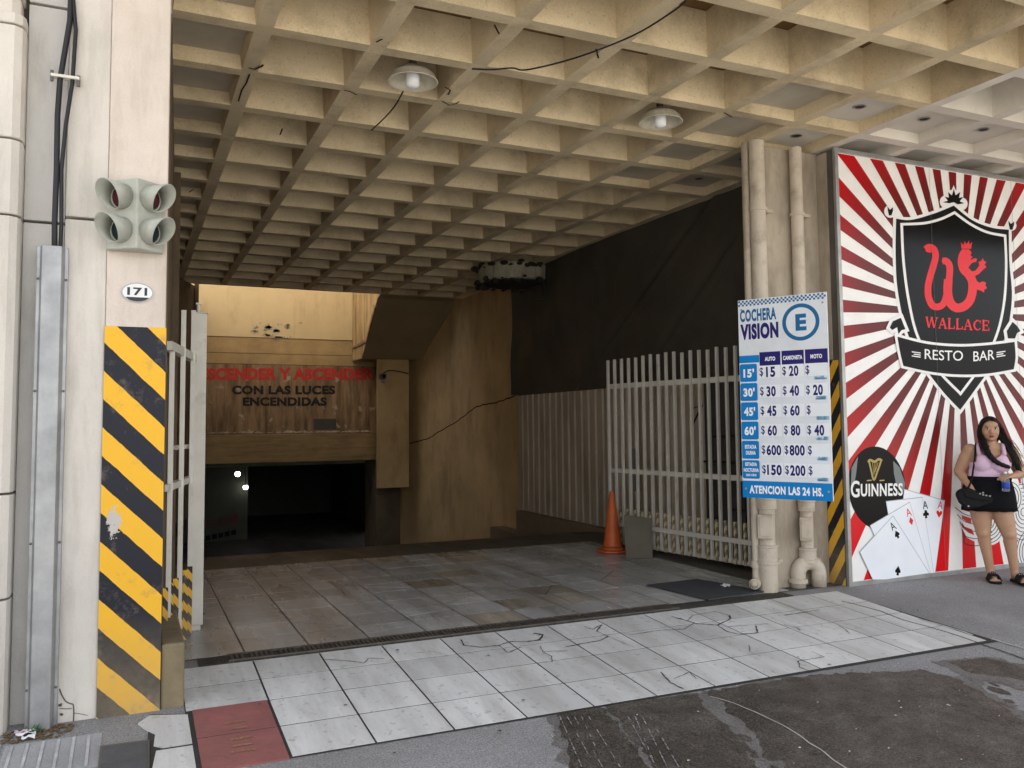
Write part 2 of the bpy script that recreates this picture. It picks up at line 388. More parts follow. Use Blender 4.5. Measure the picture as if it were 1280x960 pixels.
# apron in front of the drain
b = B(); e = .003
b.face([(.30, 4.29, gz(4.29)+e), (5.80, 4.255, gz(4.255)+e), (5.72, 5.72, gz(5.72)+e), (.30, 5.72, gz(5.72)+e)])
b.face([(.09, 4.25, gz(4.25)+e), (.30, 4.25, gz(4.25)+e), (.30, 5.02, gz(5.02)+e), (.12, 5.08, gz(5.08)+e)])
struct(obj('paving_joints', b, GROUT))
b = B(); xs = [.325+.0] + [.745+.4235*i for i in range(0, 12)] + [5.735]
ys = [4.295, 4.672, 5.045, 5.39, 5.735]
rr = random.Random(5)
for i in range(len(xs)-1):
    for j in range(4):
        if i == 0 and j < 2: continue
        x0, x1, y0, y1 = xs[i], xs[i+1], ys[j], ys[j+1]
        if i == 0: x0 = .30
        P = [Vector(p) for p in ((x0, y0), (x1, y0), (x1, y1), (x0, y1))]; polys = [P]
        crack = 0
        if j >= 2 and i >= 4: crack = rr.choice((0, 1, 1, 2, 3))
        elif i == 7 and j == 0: crack = 3
        elif i == 2 and j == 1: crack = 1
        elif j >= 2 and i in (2, 3): crack = rr.choice((0, 1, 2))
        elif rr.random() < .15: crack = 1
        if j == 3 and 9 <= i: crack = 0 if i > 9 else 1
        for _ in range(0):
            k = rr.randrange(len(polys)); Q = polys.pop(k); c = sum(Q, Vector((0, 0)))/len(Q) + Vector((rr.uniform(-.06, .06), rr.uniform(-.05, .05)))
            t = rr.uniform(0, math.pi); polys += cut_poly(Q, c, Vector((math.cos(t), math.sin(t))))
        for Q in polys:
            slab_tiles(b, Q, gz, .006, .0052)
slab_tiles(b, [(.10, 4.25), (.315, 4.25), (.315, 4.60), (.14, 4.60)], gz, .004, .008)
slab_tiles(b, [(.13, 4.66), (.17, 4.62), (.315, 4.62), (.315, 5.0), (.12, 5.06), (.06, 4.97), (.11, 4.85), (.14, 4.8)], gz, .004, .008)
struct(obj('paving_tiles', b, TILEA))
b = B()
def z3(P): return [(660+x/4.267, 700+y/4.267) for x, y in P]
def z2(P): return [(380+x/4.267, 740+y/4.267) for x, y in P]
def z4(P): return [(980+x/4.267, 680+y/4.267) for x, y in P]
CR = [(z3([(300, 360), (345, 375), (395, 350)]), 3), (z3([(395, 350), (365, 385), (430, 412), (380, 437), (300, 450), (200, 470)]), 3), (z3([(765, 305), (850, 330), (900, 345), (1010, 352), (1080, 320), (1075, 300)]), 4),
      (z3([(540, 405), (640, 390), (700, 380), (830, 375), (880, 345)]), 2), (z3([(1010, 352), (1060, 385), (1120, 402), (1225, 395), (1215, 355)]), 3), (z3([(1060, 362), (1150, 355), (1280, 345)]), 2),
      (z3([(65, 465), (80, 495), (125, 520), (130, 550)]), 2), (z3([(0, 440), (60, 432), (80, 405), (30, 395)]), 5), (z3([(80, 495), (210, 490)]), 2), (z3([(710, 605), (760, 660), (830, 695)]), 3), (z3([(780, 640), (860, 605), (900, 640)]), 2),
      (z3([(1180, 460), (1185, 495), (1240, 520)]), 1.5), (z2([(840, 260), (850, 290), (950, 300), (1040, 290), (1100, 270), (1210, 270)]), 3), (z2([(1040, 290), (1090, 330), (1160, 300)]), 2), (z2([(600, 330), (700, 325), (760, 340)]), 1.2),
      (z2([(100, 365), (250, 375), (320, 385), (345, 360), (430, 362)]), 2), (z4([(75, 630), (85, 665), (160, 690)]), 2.5), (z4([(75, 630), (215, 608), (150, 580)]), 2), (z4([(290, 440), (330, 462), (350, 485)]), 2), (z4([(0, 385), (90, 372), (190, 355)]), 3), (z4([(0, 435), (60, 450), (90, 465)]), 3), (z3([(430, 412), (560, 470)]), 1.5), (z3([(850, 330), (880, 300), (1000, 280), (1075, 300)]), 2)]
for k, (P, wd) in enumerate(CR):
    R0 = [pG(*p).xy for p in P]; Q = [R0[i].lerp(R0[i+1], j/7) for i in range(len(R0)-1) for j in range(7)]+[R0[-1]]; n_ = len(Q)
    Q = [q+Vector((noise.noise(Vector((q.x*31, q.y*31, k))), noise.noise(Vector((q.x*31, q.y*31, k+9)))))*.006 for q in Q]
    stroke(b, Q, [wd*.0026*(.5+rr.random()*1.0) for _ in range(n_)], lambda u, v: Vector((u, v, gz(v)+.0082+k*2e-5)))
struct(obj('paving_cracks', b, GROUT))
b = B()
for y0, y1 in ((4.28, 4.66), (4.675, 5.045)): slab_tiles(b, [(.335, y0), (.735, y0), (.735, y1), (.335, y1)], gz, .002, .009)
red = struct(obj('red_paving', b, REDT))
b = B()      # worn yellow mark on the red tiles
fnr = lambda u, v: Vector((u, v, gz(v)+.0125))
for (u0, v0, u1, v1) in ((.47, 4.42, .60, 4.445), (.49, 4.49, .58, 4.51), (.485, 4.57, .60, 4.595), (.5, 4.70, .585, 4.72), (.48, 4.78, .60, 4.80)):
    for k in range(5):
        a = u0+(u1-u0)*k/5; b.face([fnr(a+random.uniform(0, .004), v0+random.uniform(0, .006)), fnr(a+.02, v0+random.uniform(-.005, .004)), fnr(a+.02, v1+random.uniform(-.004, .006)), fnr(a+random.uniform(0, .006), v1)])
struct(obj('worn_paint_mark', b, M('worn_yellow_paint', (.30, .17, .10), .8, .3, 30, bump=.1)))
# grey ridged tiles and asphalt skim, bottom left
b = B(); b2 = B()
for (x0, x1, y0, y1) in ((-1.0, -.55, 4.0, 4.52), (-.54, -.12, 4.0, 4.52), (-1.0, -.55, 4.53, 4.98), (-.54, -.10, 4.53, 4.93)):
    slab_tiles(b, [(x0, y0), (x1, y0), (x1, y1), (x0, y1)], gz, .004, .004)
    x = x0+.03
    while x < x1-.03:
        b2.face([(x, y0+.015, gz(y0+.015)+.0075), (x+.014, y0+.015, gz(y0+.015)+.0075), (x+.014, y1-.015, gz(y1-.015)+.0075), (x, y1-.015, gz(y1-.015)+.0075)]); x += .068
struct(obj('ridged_paving', b, RIDGE)); struct(obj('paving_ridge_lines', b2, M('pale_ridge', (.43, .44, .45), .8, .3, 9, bump=.2)))
# utility cover
t = thing('utility_cover', 'rectangular dark metal cover set in the grey pavement by the striped pillar', 'manhole cover', (.0, 4.5, gz(4.5)))
b = B(); A = [pG(125, 935), pG(187, 927), pG(187, 990), pG(118, 1000)]
def up_(P, h): return [Vector((p.x, p.y, gz(p.y)+h)) for p in P]
c4 = sum(A, Vector())/4; b.prism(up_(A, .006), (0, 0, .006)); obj('frame', b, STEELD, t, bevel=.002)
b = B(); b.prism(up_([c4+(p-c4)*.90 for p in A], .0125), (0, 0, .004))
for i in range(7):
    for j in range(9):
        p = A[3]+(A[2]-A[3])*(.13+i*.115)+(A[0]-A[3])*(.1+j*.098); b.box((p.x-.007, p.y-.005, gz(p.y)+.016), (p.x+.007, p.y+.005, gz(p.y)+.0175))
obj('lid', b, M('dark_blue_iron', (.095, .105, .12), .55, .2, 8, metal=.3), t)

# drain
t = thing('drain_grate', 'narrow slotted drain grating between white apron tiles and garage floor', 'drain', (2.3, 5.85, 0))
b = B(); b.box((.42, 5.745, -.05), (5.25, 5.925, .0035)); obj('channel', b, M('dark_grit', (.05, .044, .038), .9, .4, 12, spots=(.2, .18, .15), spotamt=.6, spotscale=60, bump=.8), t)
b = B(); x = .62
while x < 4.05:
    if random.random() > .04: b.box((x, 5.772, .004), (x+.016, 5.905, .0125))
    x += .031
b.box((.6, 5.757, .004), (4.07, 5.77, .014)); b.box((.6, 5.907, .004), (4.07, 5.92, .014))
obj('grating', b, M('rusty_iron', (.115, .098, .082), .65, .3, 12, metal=.3, bump=.2), t)

# garage floor
b = B(); b.face([(.15, 5.9, .002), (6.2, 5.9, .002), (6.2, 10.0, .002), (.15, 10.0, .002)])
def rz(y): 
    if y < 9.9: return .002
    if y < 11: return .002-.155*(y-9.9)**2/2.2
    return .002-.155*.55-.158*(y-11)
ysr = [10+.25*i for i in range(0, 5)]+[11.5, 13, 15, 17, 18.8]
for i in range(len(ysr)-1): b.face([(.15, ysr[i], rz(ysr[i])), (6.2, ysr[i], rz(ysr[i])), (6.2, ysr[i+1], rz(ysr[i+1])), (.15, ysr[i+1], rz(ysr[i+1]))])
zb = rz(18.8)
b.face([(-2, 18.8, zb), (9, 18.8, zb), (9, 30, zb), (-2, 30, zb)])
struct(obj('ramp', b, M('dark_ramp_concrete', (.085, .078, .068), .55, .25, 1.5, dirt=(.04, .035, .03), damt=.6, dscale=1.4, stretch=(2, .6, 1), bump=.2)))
b = B(); rr = random.Random(9)
xs = [.30, .72]+[.72+.4235*i for i in range(1, 12)]
ysf = [5.93+.397*i for i in range(0, 10)]
for i in range(len(xs)-1):
    for j in range(len(ysf)-1):
        x0, x1 = xs[i], xs[i+1]
        if x0 > 5.2 and j < 2: continue
        if x1 > 5.35 and ysf[j] > 7.5 and 0: continue
        y0, y1 = ysf[j], ysf[j+1]
        P = [Vector(p) for p in ((x0, y0), (x1, y0), (x1, y1), (x0, y1))]
        mi = 1 if (x0 > 2.2 and x1 < 3.9 and rr.random() < .3) else 0
        polys = [P]
        if rr.random() < .12: polys = cut_poly(P, Vector(((x0+x1)/2, (y0+y1)/2)), Vector((rr.uniform(-1, 1), rr.uniform(-1, 1))))
        for Q in polys: slab_tiles(b, Q, lambda y: .0, .006, .0035, mi)
struct(obj('garage_floor', b, [TILEF, TILEB]))

# wet / exposed asphalt patches on the pavement (sheets with ragged outlines)
def ragged(P, amp=.03, step=.05, seed=1):
    out = []; N = len(P)
    for i in range(N):
        a, c = Vector(P[i]), Vector(P[(i+1) % N]); k = max(1, int((c-a).length/step)); n = Vector((-(c-a).y, (c-a).x)).normalized()
        for q in range(k):
            p = a+(c-a)*(q/k); out.append(p + n*amp*(noise.noise(Vector((p.x*7, p.y*7, seed)))+.8*noise.noise(Vector((p.x*23, p.y*23, seed+3)))))
    return out
def patch(b, px, h=.003, amp=.03, seed=1):
    P = [pG(*p).xy for p in px]; Q = ragged(P, amp, .035, seed); b.face([(p.x, p.y, gz(p.y)+h) for p in Q])
b = B()
patch(b, [(694, 893), (752, 884), (775, 910), (800, 945), (835, 1000), (725, 1010), (712, 950)], amp=.035, seed=1)
patch(b, [(757, 883), (868, 867), (905, 905), (960, 975), (990, 1010), (850, 1010), (800, 940), (775, 905)], amp=.04, seed=4)
patch(b, [(885, 864), (985, 848), (1150, 836), (1200, 850), (1285, 905), (1330, 990), (1290, 1040), (1020, 1020), (985, 965), (925, 905)], amp=.05, seed=8)
patch(b, [(1185, 828), (1232, 822), (1300, 842), (1320, 862), (1262, 848), (1215, 842)], amp=.03, seed=12)
patch(b, [(0, 956), (25, 950), (18, 975), (-10, 990)], amp=.02, seed=15)
rs_ = random.Random(44)
for q in range(150):
    px_, py_ = rs_.choice(((720, 900), (775, 905), (835, 940), (895, 900), (940, 940), (1100, 842), (1220, 868), (1270, 895), (990, 930), (870, 890), (1190, 850)))
    p = pG(px_+rs_.gauss(0, 26), py_+rs_.gauss(0, 18)).xy
    if p.y > gz(0)+4.22: continue
    r = rs_.uniform(.006, .045); st_ = rs_.uniform(1, 2.4); n = 10
    b.face([(p.x+r*rs_.uniform(.6, 1.2)*math.cos(a), p.y+r*st_*rs_.uniform(.6, 1.2)*math.sin(a), gz(p.y+r*st_*math.sin(a))+.0036+q*1e-5) for a in [2*math.pi*i/n for i in range(n)]])
struct(obj('wet_asphalt', b, WET))
b = B()
patch(b, [(684, 898), (756, 886), (785, 910), (812, 948), (840, 1000), (720, 1010), (702, 950)], h=.0021, amp=.06, seed=21)
patch(b, [(744, 888), (872, 868), (925, 908), (980, 975), (1000, 1010), (845, 1010), (792, 940)], h=.0023, amp=.07, seed=24)
patch(b, [(870, 868), (985, 850), (1155, 836), (1215, 850), (1300, 900), (1340, 990), (1290, 1040), (1000, 1020), (965, 965), (900, 905)], h=.0025, amp=.08, seed=28)
patch(b, [(1165, 828), (1232, 820), (1310, 838), (1330, 872), (1262, 858), (1205, 846)], h=.0027, amp=.06, seed=32)
struct(obj('damp_asphalt', b, M('damp_asphalt', (.165, .155, .148), .6, .25, 2.5, grain=.4, gscale=110, dirt=(.1, .09, .08), damt=.7, dscale=4, bump=.6, bscale=80)))
b = B()
for q in range(9):
    x0 = 700+q*9+(40 if q > 4 else 0); x1 = x0+rs_.uniform(25, 50)
    for k in range(14):
        if rs_.random() < .35: continue
        t0, t1 = k/14, (k+.8)/14; A_ = [pG(x0+(x1-x0)*t, 897+75*t).xy for t in (t0, t1)]
        stroke(b, A_, rs_.uniform(.003, .008), lambda u, v: Vector((u, v, gz(v)+.0062)))
struct(obj('scrape_marks', b, ASPH))
b = B()
rr = random.Random(3)
for k in range(46):      # chewing gum and oil spots, pale chips
    x, y = rr.uniform(.4, 7.5), rr.uniform(3.2, 5.6)
    r = rr.uniform(.006, .02); n = 9; a0 = rr.random()*6
    zz = gz(y)+.0135
    b.face([(x+r*rr.uniform(.6, 1.2)*math.cos(2*math.pi*i/n), y+r*.8*rr.uniform(.6, 1.2)*math.sin(2*math.pi*i/n), gz(y)+.0135) for i in range(n)])
g = struct(obj('gum_spots', b, M('old_gum', (.06, .058, .056), .8, .2, 9, bump=0)))
b = B()
for k in range(70):
    x, y = rr.uniform(2.0, 7.0), rr.uniform(2.7, 4.3)
    r = rr.uniform(.003, .009); b.ball((x, y, gz(y)+.006), (r, r*.7, r*.4), 6)
o = obj('grit', b, M('pale_grit', (.5, .46, .4), .9, .2, 9, bump=0)); o['kind'] = 'stuff'
# pale filled crack in the wet asphalt and the kerb line along the right edge of the apron
b = B()
def gstroke(px, wd, h, seed=0):
    P = spline([pG(*p).xy for p in px], 10); P = [p+Vector((noise.noise(Vector((p.x*9, p.y*9, seed))), noise.noise(Vector((p.x*9, p.y*9, seed+5)))))*.012 for p in P]
    stroke(b, P, wd, lambda u, v: Vector((u, v, gz(v)+h)))
gstroke([(888, 871), (930, 885), (985, 912), (1020, 935), (1062, 965)], .009, .0055)
struct(obj('crack_filler', b, M('pale_mortar', (.42, .41, .38), .85, .25, 12, bump=.2)))
b = B()
gstroke([(1052, 752), (1098, 764), (1130, 776), (1180, 790), (1228, 806), (1300, 832)], .015, .006, 3)
struct(obj('joint_line', b, GROUT))
b = B()
gstroke([(1150, 775), (1185, 785), (1215, 795)], .022, .0085, 3); gstroke([(1240, 800), (1275, 810), (1310, 820)], .014, .0085, 3)
struct(obj('white_edge_strip', b, M('pale_edge_mortar', (.5, .5, .49), .8, .25, 14, bump=.2)))

# ================================================================== BUILDING
# ---- left facade
t = thing('facade_wall', 'off white rendered facade wall left of the striped entrance pillar', 'wall', (-.8, 5.15, -.06))
b = B()
b.prism([(-.345, 5.14, -.1), (-.137, 5.14, -.1), (-.137, 5.14, 2.645), (-.345, 5.14, 2.645)], (0, .5, 0))
b.prism([(-.345, 5.14, 2.66), (-.137, 5.14, 2.66), (-.137, 5.14, 6), (-.345, 5.14, 6)], (0, .5, 0))
obj('front_panel', b, FACADE, t, bevel=.006)
b = B(); b.box((-.55, 5.2, -.1), (-.35, 5.6, 2.62)); b.box((-.55, 5.2, 2.635), (-.35, 5.6, 3.84)); b.box((-.55, 5.2, 3.855), (-.35, 5.6, 6))
obj('recessed_panel', b, FACADEG, t, bevel=.004)
b = B(); b.box((-1.5, 5.26, -.1), (-.14, 5.6, 6)); obj('joint_backing', b, DARKC, t)
b = B(); fz = lambda P: [(P0[0], P0[1]) for P0 in [(x/9.6, 860+y/9.6) for x, y in P]]
for P, wd in (([(715, 10), (745, 90), (790, 160), (850, 190), (880, 205), (885, 330), (876, 440)], .006), ([(715, 245), (790, 250), (862, 248)], .004), ([(885, 300), (960, 310), (1050, 330)], .003)):
    Q = spline([(q.x, q.z) for q in [pY(*p, 5.137) for p in fz(P)]], 5); stroke(b, Q, wd, lambda u, v: Vector((u, 5.1375, v)))
for cx_, cy_, r in ((722, 205, .012), (735, 318, .010), (905, 445, .016), (700, 470, .02)):
    c = pY(cx_/9.6, 860+cy_/9.6, 5.137); b.face([(c.x+r*random.uniform(.6, 1.3)*math.cos(a), 5.1372, c.z+r*random.uniform(.5, 1)*math.sin(a)) for a in [2*math.pi*i/10 for i in range(10)]])
obj('wall_crack', b, flat('crack_grey', (92, 84, 76), .9), t)
t = thing('corner_column', 'rounded off white column at the far left edge with horizontal joints', 'column', (-.75, 5.12, -.06))
b = B(); zz = [-.1, .62, .63, 1.16, 1.17, 2.62, 2.63, 3.03, 3.04, 3.65, 3.66, 3.72]
for a, c in zip(zz[0::2], zz[1::2]):
    pr = [(-1.1, 5.3), (-1.1, 5.06), (-.60, 5.06), (-.565, 5.085), (-.552, 5.12), (-.552, 5.3)]
    b.prism([(x, y, a) for x, y in pr], (0, 0, c-a))
obj('shaft', b, FACADE, t, bevel=.008)
b = B(); b.prism([(x, y, 3.725) for x, y in ((-1.1, 5.3), (-1.1, 5.10), (-.62, 5.10), (-.58, 5.13), (-.58, 5.3))], (0, 0, .1))
b.prism([(x, y, 3.83) for x, y in ((-1.1, 5.3), (-1.1, 5.07), (-.60, 5.07), (-.57, 5.1), (-.57, 5.3))], (0, 0, .06))
b.prism([(x, y, 3.9) for x, y in ((-1.1, 5.3), (-1.1, 5.09), (-.62, 5.09), (-.585, 5.12), (-.585, 5.3))], (0, 0, 2.1))
obj('capital', b, FACADE, t, bevel=.01)

# ---- entrance pillar
t = thing('entrance_pillar', 'pale pink pillar with yellow and black hazard band on its lower half', 'pillar', (.02, 5.2, -.05))
b = B(); b.box((-.136, 5.13, -.08), (.172, 5.50, 6)); obj('shaft', b, PILLAR, t, bevel=.008)
b = B(); b.box((-.139, 5.126, -.075), (.175, 5.128, 2.062))
obj('hazard_band', b, stripe_mat('hazard_paint', NVY, YEL, 0, 1/.309, 1.0, off=.148, chip=(-.09, 0, 1.04)), t)
b = B(); b.box((.173, 5.15, -.07), (.176, 5.49, 3.9)); obj('shaded_side', b, BROWNSIDE, t)  # shade on the pillar's inner side, put in as a dark brown sheet

# ---- cable cover and cables
t = thing('cable_cover', 'tall galvanised steel cable cover fixed upright to the left facade', 'cable cover', (-.39, 5.08, -.06))
b = B(); b.prism([(x, y, -.065) for x, y in ((-.472, 5.139), (-.472, 5.10), (-.456, 5.10), (-.444, 5.055), (-.352, 5.055), (-.338, 5.10), (-.322, 5.10), (-.322, 5.139))], (0, 0, 2.54)); obj('channel', b, GALV, t, bevel=.003)
b = B()
for z in (.15, .9, 1.7, 2.3): b.ball((-.465, 5.098, z), (.007, .004, .007), 8); b.ball((-.330, 5.098, z), (.007, .004, .007), 8)
obj_split('screw', b, STEELD, t)
b = B(); b.tube([(-.385, 5.075, 2.35), (-.39, 5.07, 2.6), (-.388, 5.08, 2.9), (-.392, 5.1, 3.2), (-.385, 5.11, 3.4), (-.345, 5.12, 3.75), (-.33, 5.12, 6)], .0145, 10)
tag(obj('power_cable', b, BLACKR, org=(-.385, 5.08, 2.4), smooth=True), 'thicker black cable rising straight out of the steel cable cover', 'cable')
b = B(); b.tube([(-.362, 5.075, 2.35), (-.358, 5.07, 2.6), (-.365, 5.08, 2.9), (-.35, 5.09, 3.15), (-.325, 5.11, 3.4), (-.315, 5.12, 3.7), (-.345, 5.12, 4.0), (-.35, 5.12, 6)], .0105, 10)
tag(obj('power_cable', b, BLACKR, org=(-.362, 5.08, 2.4), smooth=True), 'thinner black cable curving away beside the thick one on the facade', 'cable')
t = thing('cable_clamp', 'small white clamp holding two black cables to the facade', 'clamp', (-.36, 5.11, 3.42))
b = B(); b.box((-.43, 5.088, 3.412), (-.29, 5.139, 3.428)); obj('strap', b, WHITEM, t, bevel=.002)
b = B(); b.cyl((-.425, 5.11, 3.39), (-.425, 5.11, 3.45), .009, n=10); b.cyl((-.295, 5.11, 3.38), (-.295, 5.11, 3.44), .009, n=10); obj_split('bolt', b, STEELD, t)

# ---- garage traffic signal
t = thing('traffic_signal', 'pale grey four hooded exit signal box mounted on the pillar', 'traffic light', (.0, 5.125, 2.5))
SIG = M('pale_green_grey_paint', (.43, .44, .38), .5, .12, 5, dirt=(.24, .23, .19), damt=.5, dscale=8, bump=.05)
z0, z1 = 2.478, 2.868
b = B(); b.prism([(-.14, 5.125, z0), (-.14, 5.085, z0), (.012, 4.975, z0), (.15, 5.085, z0), (.15, 5.125, z0)], (0, 0, z1-z0)); obj('housing', b, SIG, t, bevel=.008)
for sx in (-1, 1):
    nrm = Vector((sx*.74, -.67, -.03)).normalized()
    for zc, lens in ((z1-.10, 'red'), (z0+.105, 'green')):
        c = Vector((.006+sx*.072, 5.030, zc)); h = B(); n = 26; rs = []
        side = Vector((-nrm.y, nrm.x, 0)); upv = Vector((0, 0, 1)); r = .069
        for fr in (0, 1):
            ring = []
            for k in range(n):
                a = 2*math.pi*k/n
                ln = .02 if fr == 0 else .03+.105*(.5+.5*math.sin(a))**.6
                rad = r if fr == 0 else r*1.06
                ring.append(h.v(c + nrm*(ln if fr else -.01) + side*(math.cos(a)*rad) + upv*(math.sin(a)*rad)))
            rs.append(ring)
        h.bridge(rs[0], rs[1]); ho = obj('hood', h, SIG, t, smooth=True, solid=.005, fixn=True)
        l = B(); l.lathe([(.06, 0), (.046, .012), (.02, .02), (.001, .022)], c+nrm*.012, nrm, 20)
        obj('lens', l, flat('dark_red_lens', (70, 16, 26), .15) if lens == 'red' else flat('dark_green_lens', (14, 34, 40), .15), ho, smooth=True)

# ---- house number
t = thing('house_number', 'small oval white enamel house number plate on the pillar', 'house number', (.02, 5.128, 2.255))
b = B()
b.prism([(.022+.083*math.cos(a), 5.129, 2.255+.056*math.sin(a)) for a in [2*math.pi*i/32 for i in range(32)]], (0, -.006, 0)); obj('plate_rim', b, STEELG, t)
b = B(); b.prism([(.022+.076*math.cos(a), 5.1225, 2.255+.049*math.sin(a)) for a in [2*math.pi*i/32 for i in range(32)]], (0, -.003, 0)); obj('plate', b, flat('white_enamel', (226, 226, 224), .2), t)
b = B(); text(b, '171', lambda u, v: Vector((u, 5.1188, v)), (-.03, 2.238, .072, 2.283), .03); 
b.face([(.022+.07*math.cos(a), 5.1188, 2.25+.045*math.sin(a)) for a in [math.pi*(1.16+.68*i/12) for i in range(13)]]); obj('numerals', b, flat('grey_enamel', (58, 60, 66), .3), t)

# ---- left gate block and gate
b = B(); b.prism([(.178, 5.14, -.06), (.30, 5.14, -.06), (.30, 6.45, -.06), (.178, 6.45, -.06)], (0, 0, .36))
tag(obj('kerb_block', b, M('ochre_stained_concrete', (.24, .19, .11), .8, .25, 3, dirt=(.10, .085, .06), damt=.6, dscale=4, bump=.3), org=(.24, 5.8, -.06), bevel=.012), 'low ochre stained concrete block against the striped pillar', 'kerb')
P0, P1 = Vector((.44, 6.75, 0)), Vector((.205, 5.75, 0))
t = thing('metal_gate', 'white steel gate folded open against the left wall behind pillar', 'gate', (.4, 6.7, 0))
b = B(); b.box((.428, 6.74, .04), (.515, 6.82, 2.36)); b.box((.42, 6.733, 2.36), (.525, 6.828, 2.37)); b.cyl((.455, 6.78, 2.37), (.455, 6.78, 2.43), .012); b.box((.435, 6.765, 2.43), (.48, 6.795, 2.445)); b.box((.43, 6.75, 0), (.5, 6.81, .04))
obj('post', b, WHITEM, t, bevel=.004)
b = B()
for z, k in ((2.02, .04), (1.12, .03)):
    b.tube([(P0.x-.02, P0.y, z), (P1.x, P1.y, z)], k, 4)
b.tube([(P0.x-.03, P0.y, 1.36), (P0.x-.15, P0.y-.4, 1.36)], .018, 6)
obj_split('rail', b, WHITEM, t)
b = B()
for k in range(3):
    p = P0.lerp(P1, (.13, .50, .86)[k]); h = (2.36, 2.31, 2.0)[k]; b.box((p.x-.016, p.y-.016-.03, .03), (p.x+.016, p.y+.016-.03, h))
obj_split('bars', b, WHITEM, t)
b = B()
for k in range(6):
    p = P0.lerp(P1, .13+k*.165); b.box((p.x-.0175, p.y-.017-.031, .02), (p.x+.0175, p.y+.018-.031, .5))
b.tube([(P0.x-.02, P0.y-.02, .27), (P1.x, P1.y, .27)], .02, 4)
obj_split('lower_pickets', b, stripe_mat('thin_hazard_paint', NVY, YEL, 0, 1/.12, 1.4), t)

# ---- waffle ceiling
ZC = 4.08
xsb = [.744+.746*j for j in range(0, 13)]; ysb = [5.52+.748*k for k in range(-3, 15)]
HW = .056
xb = [.19]+[v for x in xsb for v in (x-HW, x+HW)]; yb = [v for y in ysb for v in (y-HW, y+HW)]
XR = 6.16
b = B()
t = thing('waffle_ceiling', 'deep cream concrete waffle slab ceiling over the garage entrance', 'ceiling', (3, 5.8, ZC))
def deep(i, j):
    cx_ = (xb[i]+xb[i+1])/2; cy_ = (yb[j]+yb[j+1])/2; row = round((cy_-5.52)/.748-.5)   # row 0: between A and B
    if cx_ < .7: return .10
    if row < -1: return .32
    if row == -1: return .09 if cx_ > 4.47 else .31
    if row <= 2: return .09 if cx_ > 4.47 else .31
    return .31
ib, ig = B(), B()
for i in range(len(xb)-1):
    for j in range(len(yb)-1):
        x0, x1, y0, y1 = xb[i], xb[i+1], yb[j], yb[j+1]
        if x0 > 5.97 and y0 > 6.15 and x0 > XR: continue
        if y0 > 6.3 and x1 > XR: x1 = XR
        mi = 1 if x0 > 5.90 and y0 < 6.3 else 0
        P = [jit((x, y, ZC), .005) for x, y in ((x0, y0), (x1, y0), (x1, y1), (x0, y1))]
        opening = (i % 2 == 0) and (j % 2 == 1) and not (x1 - x0 < .2)
        if not opening: b.face(P[::-1], mi); continue
        d = deep(i, j); k = .012+.03*d
        T = [Vector((p.x+sx*k, p.y+sy*k, ZC+d)) for p, (sx, sy) in zip(P, ((1, 1), (-1, 1), (-1, -1), (1, -1)))]
        for a in range(4): c = (a+1) % 4; b.face([P[c], P[a], T[a], T[c]][::-1], mi)
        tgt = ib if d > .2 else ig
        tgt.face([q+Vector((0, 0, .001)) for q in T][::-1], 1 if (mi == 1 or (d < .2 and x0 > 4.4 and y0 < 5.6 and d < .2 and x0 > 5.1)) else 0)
# outer fascia
ye = yb[0]; xe = xb[-1]
b.face([(.19, ye, ZC), (.19, ye, 4.62), (xe, ye, 4.62), (xe, ye, ZC)][::-1]); b.face([(.19, ye, ZC), (.19, 16.05, ZC), (.19, 16.05, 4.62), (.19, ye, 4.62)][::-1])
b.face([(.19, yb[-1], ZC), (XR, yb[-1], ZC), (XR, yb[-1], 4.62), (.19, yb[-1], 4.62)][::-1])
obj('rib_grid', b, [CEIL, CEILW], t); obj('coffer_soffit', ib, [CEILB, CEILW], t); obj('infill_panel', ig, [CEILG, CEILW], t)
b = B(); b.box((-30, 5.7, 6.01), (40, 15.98, 8.2)); b.box((.2, ye+.01, 4.63), (40, 15.98, 6.0)); b.box((xe, ye+.01, 4.08), (40, 15.98, 4.62)); obj('upper_storey', b, FACADEG, t)

# lamps in the coffers
LAMPW = flat('lamp_glass', (236, 236, 240), .25); SHADE = M('enamel_shade', (.70, .64, .50), .35, .15, 8, dirt=(.25, .2, .13), damt=.5, dscale=9, bump=.03)
def lamp(x, y, label):
    t = thing('ceiling_lamp', label, 'ceiling lamp', (x, y, ZC), 'dish lamps hanging in the ceiling coffers')
    b = B(); b.lathe([(.045, .15), (.06, .14), (.11, .115), (.150, .075), (.165, .03), (.172, .026), (.165, .022), (.145, .065), (.105, .103), (.05, .12)], (x, y, ZC-.055), (0, 0, 1), 32, caps=False); bmesh.ops.scale(b.bm, vec=(1.1, 1.1, 1), space=Matrix.Translation((-x, -y, 0)), verts=b.bm.verts); obj('shade', b, SHADE, t, smooth=True)
    b = B(); b.cyl((x, y, ZC+.05), (x, y, ZC+.33), .03, n=14); b.cyl((x, y, ZC+.31), (x, y, ZC+.335), .06, n=14); obj('stem', b, STEELD, t, smooth=False)
    b = B(); b.lathe([(.03, .07), (.045, .05), (.05, .02), (.05, -.05), (.042, -.066), (.02, -.075), (.001, -.076)], (x, y, ZC), (0, 0, 1), 20); obj('bulb', b, LAMPW, t, smooth=True)
lamp(1.87, 5.88, 'dish lamp with white bulb in the left coffer, a wire dangling beside'); lamp(4.06, 5.87, 'dish lamp with white bulb nearest the pipes, in a right coffer')
